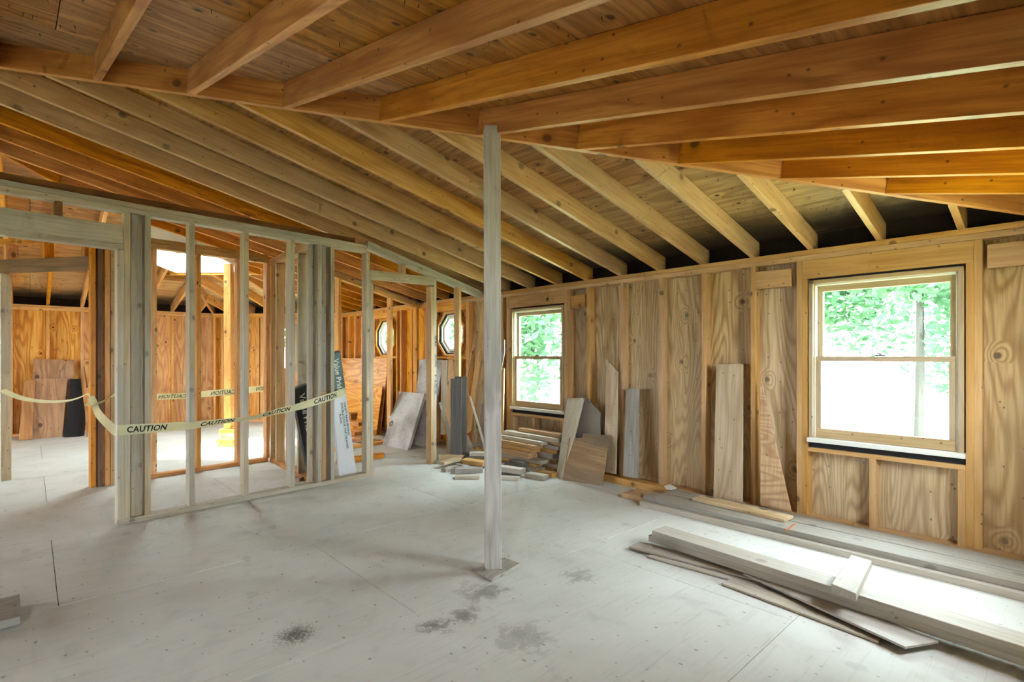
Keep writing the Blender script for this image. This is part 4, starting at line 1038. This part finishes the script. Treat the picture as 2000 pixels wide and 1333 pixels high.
# scraps on the closet floor
a, b = onz(582, 943), onz(606, 938)
lay('board_offcut', (a.x, a.y + 0.05), (b.x, b.y + 0.12), 0.07, 0.03, M['ply_red'], 'red-brown offcut on the closet floor behind the pale studs', 'board')

# ---- text helper: flat glyph meshes
def text_mesh(s, size, font_space=1.0):
    cu = bpy.data.curves.new('lettering', 'FONT'); cu.body = s; cu.size = size; cu.space_character = font_space; cu.align_x = 'LEFT'; cu.resolution_u = 3; cu.offset = size * 0.022
    o = bpy.data.objects.new('tmp_text', cu); COL.objects.link(o)
    bpy.context.view_layer.update()
    dg = bpy.context.evaluated_depsgraph_get()
    me = bpy.data.meshes.new_from_object(o.evaluated_get(dg)); bpy.data.objects.remove(o); bpy.data.curves.remove(cu)
    return me
def text_on(name, s, size, org, ux, uy, mat, parent, bold=0.0, width=None):
    me = text_mesh(s, size); n = ux.cross(uy)
    xs = [v.co.x for v in me.vertices]; k = 1.0 if width is None else width / (max(xs) - min(xs))
    M_ = frame(ux, uy, n, org)
    for v in me.vertices: v.co.x *= k
    me.materials.clear(); me.materials.append(mat)
    o = bpy.data.objects.new(name, me); COL.objects.link(o); return finish(o, M_, parent)

# ---- cartons behind the partition
def carton(base_c, top_c, w, t, face_n, label, dark):
    base_c = V(base_c); top_c = V(top_c); d = (top_c - base_c).normalized(); L = (top_c - base_c).length
    n = V(face_n); n = (n - d * n.dot(d)).normalized(); x = d.cross(n).normalized()     # x to the viewer's right
    root = empty('carton', (base_c.x, base_c.y, 0), label, 'carton')
    split = L * 0.70
    def seg(nm, s0, s1, mat):
        c = (base_c + d * s0, base_c + d * s1)
        return board(nm, c[0] - n * t / 2, c[1] - n * t / 2, w, t, x, mat, root)
    if dark: body = seg('sleeve', 0, L, M['carton_dark'])
    else:
        body = seg('sleeve', 0, split, M['carton_white']); cap = seg('printed_top', split, L, M['carton_green'])
    board('crumpled_flap', base_c + d * (L - 0.002) - x * w * 0.48 - n * t / 2, base_c + d * (L - 0.002) + x * w * 0.5 - n * t / 2 + d * 0.012, t * 1.1, 0.012, n, M['grey_dark'], root)
    # lettering runs down the carton: text x axis = -d, y axis = x
    ux, uy = -d, x
    def T(s, size, s_from_bottom, xoff, mat, par, wd=None): text_on('lettering', s, size, base_c + d * s_from_bottom + x * xoff + n * 0.0012, ux, uy, mat, par, width=wd)
    if dark: T('Value Pride', 0.085, L * 0.93, -0.025, M['ink_cream'], body, 0.42)
    else:
        T('Value Pride', 0.075, L * 0.955, 0.0, M['ink_cream'], cap, 0.33)
        T('VANITY BASE BEHIND', 0.030, split * 0.86, 0.045, M['ink_green'], body, 0.34)
        T('DOUBLE DOOR TOP DRAWER', 0.030, split * 0.86, 0.012, M['ink_green'], body, 0.47)
        T('BLACK', 0.026, split * 0.74, -0.018, M['ink_green'], body, 0.10)
    return root
def carton_mat(name, base, dot):
    m = NT(name); tc = m.n('ShaderNodeTexCoord')
    v = m.n('ShaderNodeTexVoronoi'); m.l(tc.outputs['Object'], v.inputs['Vector']); v.inputs['Scale'].default_value = 90; v.inputs['Randomness'].default_value = 0.15
    m.l(m.mix(m.math('MULTIPLY', m.math('SUBTRACT', 1.0, m.ramp(v.outputs['Distance'], 0.25, 0.4)), 0.5), lin(base), lin(dot)), m.p.inputs['Base Color']); m.p.inputs['Roughness'].default_value = 0.5
    return m.m
M['carton_white'] = carton_mat('white_dotted_carton', '#e3e4e4', '#b9bdbd')
M['carton_green'] = plain('grey_green_carton', '#6d7f78', 0.55, noise=0.15, scale=14)
M['carton_dark'] = plain('charcoal_carton', '#35383b', 0.55, noise=0.2, scale=14)
cq = A1 + N1 * 0.16
cb0 = on(682, 928, cq, N1); cb = V((cb0.x, cb0.y, 0.004))
ct0 = on(650, 691, A1 + N1 * 0.12, N1)
carton(cb, ct0, 0.165, 0.05, -N1, 'tall white and grey-green carton leaning behind the pale partition', False)
db = V((2.10, 5.30, 0.005)); dt0 = on(586, 757, V((2.02, 5.05, 0)), N1)
carton(V((dt0.x + 0.20, dt0.y + 0.06, 0.005)), dt0, 0.165, 0.05, -N1, 'charcoal carton with pale lettering standing inside the closet', True)
wall_q = V((2.3, 5.6, 0))
tag(prism('panel_offcut', [on(x, y, wall_q, N1) for x, y in ((594, 694), (612, 690), (632, 912), (622, 910))], N1, 0.012, M['ply_red'], (0, 0, 1), None, 0.001), 'brown dark-edged panel standing behind the closet studs', 'panel')

# ---- far left room
def far_lean(pts, yb, yt, zt, thick, mat, label, name='plywood_sheet', cat='plywood'):
    q = V((0, yb, 0)); w = V((0, yt, zt)); n = V((1, 0, 0)).cross(w - q).normalized(); n = -n if n.y > 0 else n
    return tag(prism(name, [on(x, y, q, n) for x, y in pts], -n, thick, mat, w - q, None, 0.0015), label, cat)
far_lean([(66, 701), (117, 703), (131, 706), (118, 845), (58, 848)], 10.40, 10.68, 1.2, 0.012, M['ply_red'], 'tallest red-brown plywood piece leaning at the far end')
far_lean([(116, 726), (133, 702), (146, 704), (136, 848), (110, 848)], 10.36, 10.67, 1.2, 0.012, M['ply_red'], 'slanted-edge red-brown plywood piece beside the tallest one')
far_lean([(70, 740), (132, 740), (122, 857), (63, 859)], 10.20, 10.52, 0.85, 0.014, M['ply_red'], 'low wide red-brown plywood piece leaning in front at the far end')
far_lean([(48, 744), (69, 744), (63, 859), (36, 860)], 10.14, 10.48, 0.85, 0.014, M['ply_red'], 'low narrow red-brown board leaning leftmost at the far end', 'plywood_board')
far_lean([(163, 716), (165, 715), (172, 757), (169, 758)], 10.45, 10.66, 1.2, 0.02, M['fir_dark'], 'dark stick leaning right of the black roll', 'stick', 'stick')
far_lean([(172, 800), (174, 800), (171, 862), (167, 862)], 9.9, 10.1, 1.0, 0.02, M['ply_red'], 'red-brown stick on the floor right of the black roll', 'stick', 'stick')
# black felt roll: soft bulging cylinder
rq = V((0, 10.15, 0))
rb, rt = on(144, 853, rq, (0, 1, 0)), on(147, 741, V((0, 10.40, 0)), (0, 1, 0)); rb.z = 0.0
roll = empty('felt_roll', (rb.x, rb.y, 0), 'black felt roll leaning on the far wall', 'roll')
bm = bmesh.new(); rings = []
ax = rt - rb
for i in range(11):
    t = i / 10; rr = 0.105 * (1.15 - 0.5 * t) * (1 + 0.10 * math.sin(6 * t)) ; c = rb + ax * t + V((0.02 * math.sin(3.1 * t), 0, 0))
    rings.append([bm.verts.new(c + V((math.cos(a) * rr, math.sin(a) * rr * 0.8, 0.0))) for a in [k * math.pi / 9 for k in range(18)]])
for i in range(10):
    for k in range(18): bm.faces.new((rings[i][k], rings[i][(k + 1) % 18], rings[i + 1][(k + 1) % 18], rings[i + 1][k]))
bm.faces.new(rings[0]); bm_obj('outer_wrap', bm, M['black'], roll, None, True)
bm = bmesh.new()
sp = []
for i in range(60):
    a = i * 0.45; rr = 0.012 + 0.06 * i / 60; sp.append((rt + V((math.cos(a) * rr, math.sin(a) * rr * 0.8, -0.004)), rt + V((math.cos(a) * rr, math.sin(a) * rr * 0.8, -0.03))))
pv = None
for p, q in sp:
    v = (bm.verts.new(p), bm.verts.new(q))
    if pv: bm.faces.new((pv[0], v[0], v[1], pv[1]))
    pv = v
bm_obj('inner_winding', bm, M['black'], roll)

# ================================================================== CAUTION TAPE
TW = 0.072
def tape(pts, label, words, name='caution_tape', mirror=False, ink='ink'):
    """pts: list of (centre point, across vector) - the ribbon is swept through them; words: list of (start, end) in metres along it"""
    root = empty(name, (pts[0][0].x, pts[0][0].y, 0), label, 'tape', 'yellow caution tape strands')
    cs = [p[0] for p in pts]; ac = [p[1] for p in pts]
    def cr(a, b, c, d, t): return (b * 2 + (c - a) * t + (a * 2 - b * 5 + c * 4 - d) * t * t + (b * 3 - a - c * 3 + d) * t ** 3) * 0.5
    P, Q = [], []
    for i in range(len(cs) - 1):
        g = lambda L, k: L[max(0, min(len(L) - 1, k))]
        for j in range(8):
            t = j / 8; P.append(cr(g(cs, i - 1), cs[i], cs[i + 1], g(cs, i + 2), t)); Q.append(cr(g(ac, i - 1), ac[i], ac[i + 1], g(ac, i + 2), t))
    P.append(cs[-1]); Q.append(ac[-1])
    Q = [q.normalized() for q in Q]
    S = [0.0]
    for i in range(1, len(P)): S.append(S[-1] + (P[i] - P[i - 1]).length)
    vs, fs = [], []
    for p, q in zip(P, Q): vs += [p - q * TW / 2, p - q * TW / 6, p + q * TW / 6, p + q * TW / 2]
    for i in range(len(P) - 1):
        for k in range(3): fs.append((4 * i + k, 4 * i + 4 + k, 4 * i + 5 + k, 4 * i + 1 + k))
    mesh_obj('ribbon', vs, fs, M['tape'], root, None, True)
    def surf(s, t):
        s = max(0, min(S[-1] - 1e-5, s)); i = 0
        while S[i + 1] < s: i += 1
        f = (s - S[i]) / max(1e-6, S[i + 1] - S[i])
        p = P[i].lerp(P[i + 1], f); q = Q[i].lerp(Q[i + 1], f).normalized()
        n = (P[i + 1] - P[i]).cross(q).normalized()
        if n.dot(EYEV - p) < 0: n = -n
        return p + q * t + n * 0.0012
    for (sa, sb) in words:
        me = text_mesh('CAUTION', 0.06, 1.05)
        bm = bmesh.new(); bm.from_mesh(me)
        bmesh.ops.subdivide_edges(bm, edges=[e for e in bm.edges if e.calc_length() > 0.015], cuts=2)
        bmesh.ops.triangulate(bm, faces=bm.faces)
        xs = [v.co.x for v in bm.verts]; ys = [v.co.y for v in bm.verts]; x0, x1, y0, y1 = min(xs), max(xs), min(ys), max(ys)
        for v in bm.verts:
            u = (v.co.x - x0) / (x1 - x0); t = ((v.co.y - y0) / (y1 - y0) - 0.5) * TW * 0.62
            if mirror: u = 1 - u
            v.co = surf(sa + (sb - sa) * u, t)
        bm_obj('lettering', bm, M[ink], root)
    return root, surf, S
M['ink_through'] = plain('print_seen_through_tape', '#7d6f45', 0.8)
def tp(x, y, h, q, n, sgn=1):
    """ribbon point: centre pixel, visible height in pixels, plane it hangs in; what is not visible of its width is turned out of the plane"""
    c = on(x, y, q, n); d = (c - EYEV).dot(V((_S, _C, 0))); vis = min(TW, abs(h) * d / FPX)
    dep = math.sqrt(max(0.0, TW * TW - vis * vis))
    return (c, (UP * vis + V((_S, _C, 0)) * dep * sgn).normalized())
F1 = A1 - N1 * 0.012
front = [(229.5, 841, 20), (262, 839, 19.5), (300, 836.5, 17.5), (340, 833.5, 15.5), (382, 830.5, 13.5), (430, 824.5, 10), (478, 818.5, 6.5), (500, 815, 7.5), (540, 804.5, 11), (576, 796.5, 13), (612, 786, 15), (648, 774.5, 16)]
fp = [tp(x, y, h, F1, N1) for x, y, h in front]
fp += [tp(671, 766, 15.5, A1 + N1 * 0.085, N1), tp(674, 765, 15.5, A1 + N1 * 0.15, N1)]
KN = A2 - N2 * 0.03
tail = [tp(185, 791, 4, KN, N2), tp(190, 805, 9, KN - N2 * 0.35, N2), tp(200, 818, 10, KN - N2 * 0.8, N2), tp(214, 832, 10, KN - N2 * 1.2, N2), tp(225, 841, 16, A1 + N1 * 0.08, N1)]
pts_front = tail + fp
r_, sf, S_ = tape(pts_front, 'caution tape strand wrapped round the front of the pale studs', [])
bpy.data.objects.remove(r_.children[0]); bpy.data.objects.remove(r_)
def s_at(px):
    best, bs = 1e9, 0
    for i in range(800):
        s = S_[-1] * i / 799; p = sf(s, 0); d = p.x * _S + p.y * _C; x = 1000 + FPX * (p.x * _C - p.y * _S) / d
        if s > 1.2 and abs(x - px) < best: best, bs = abs(x - px), s
    return bs
words = [(s_at(a), s_at(b)) for a, b in ((248, 325), (393, 458), (514, 567), (614, 657))]
tape(pts_front, 'caution tape strand wrapped round the front of the pale studs', words)
B2 = A2 + N2 * (W4 + 0.01)
back = [tp(186, 789, 5, KN, N2), tp(205, 783, 8, KN, N2), tp(226, 771, 8, KN, N2), tp(262, 776, 9, B2, N2), tp(310, 775.5, 11, B2, N2), tp(363, 773.5, 11, B2, N2), tp(410, 769, 12, B2, N2), tp(460, 765, 13, B2, N2), tp(500, 760.5, 12.5, B2, N2), tp(545, 755, 12, B2, N2)]
r_, sf2, S2_ = tape(back, 'x', [])
bpy.data.objects.remove(r_.children[0]); bpy.data.objects.remove(r_)
def s_at2(px):
    best, bs = 1e9, 0
    for i in range(800):
        s = S2_[-1] * i / 799; p = sf2(s, 0); d = p.x * _S + p.y * _C; x = 1000 + FPX * (p.x * _C - p.y * _S) / d
        if abs(x - px) < best: best, bs = abs(x - px), s
    return bs
tape(back, 'caution tape strand seen from behind with reversed lettering', [(s_at2(a), s_at2(b)) for a, b in ((310, 364), (412, 459), (500, 536))], mirror=True, ink='ink_through')
LQ = B0.lerp(B1, 0.4)
door = [tp(3, 762, 4, LQ, N4), tp(25, 772, 4, LQ, N4), tp(50, 780, 4, LQ, N4), tp(90, 785, 4, LQ, N4), tp(130, 783.5, 4.5, LQ, N4), tp(155, 777, 6, LQ, N4), tp(176, 768, 8, LQ, N4), tp(180, 780, 8, KN, N2), tp(186, 790, 4, KN, N2)]
tape(door, 'caution tape strand sagging across the left passage door', [])
knot = [tp(170, 788, 9, KN, N2), tp(178, 789, 7, KN, N2), tp(185, 790, 4, KN - N2 * 0.01, N2), tp(181, 782, 6, KN - N2 * 0.015, N2), tp(175, 777, 7, KN - N2 * 0.01, N2)]
tape(knot, 'yellow caution tape knot tied round the passage jamb', [])
# grade stamp on the door jamb
c = on(851, 655, A1 - N1 * 0.0015, N1); text_on('grade_stamp', 'SE  2A  H52', 0.035, c + E1 * -0.012, -UP, E1, M['ink_blue'], [o for o in P1.children if o.name.startswith('stud')][-3], width=0.66)
# twist of white paper on the floor plate, black clip
o = prism('paper_scrap', [onz(x, y, 0.07) for x, y in ((1297, 950), (1308, 946), (1322, 953), (1318, 957), (1302, 956))], (0, 0, -1), 0.004, M['white'], (1, 0, 0)); tag(o, 'torn white paper scrap on the amber two-by-four', 'paper')

# orange strap lying over the wall-side lumber
o = prism('strap', [onz(x, y, 0.0785) for x, y in ((1533, 1037), (1537, 1036), (1553, 1024), (1549, 1024))], (0, 0, -1), 0.002, plain('orange_strap', '#c8622c', 0.7), (1, 0, 0)); tag(o, 'short orange strap lying on the wall-side lumber stack', 'strap')
# roofing nails that came through the sheets
rnd = random.Random(21); vs, fs = [], []
for i in range(420):
    if i % 2:
        x, y = rnd.uniform(-0.3, 3.9), rnd.uniform(0.4, 4.2)
        if x + y > HX - 0.1: continue
        z = z_near(x, y)
    else:
        x, y = rnd.uniform(0.2, 3.9), rnd.uniform(0.5, 8.0)
        if x + y < HX + 0.1: continue
        z = z_right(x, y)
    z += RAFT; L = rnd.uniform(0.012, 0.028); dx, dy = rnd.uniform(-0.006, 0.006), rnd.uniform(-0.006, 0.006); k = len(vs); r = 0.0022
    vs += [V((x + r, y, z)), V((x - r * 0.5, y + r * 0.87, z)), V((x - r * 0.5, y - r * 0.87, z)), V((x + dx, y + dy, z - L))]
    fs += [(k, k + 1, k + 3), (k + 1, k + 2, k + 3), (k + 2, k, k + 3)]
nl = mesh_obj('roofing_nails', vs, fs, M['metal'], ceiling); nl['kind'] = 'stuff'
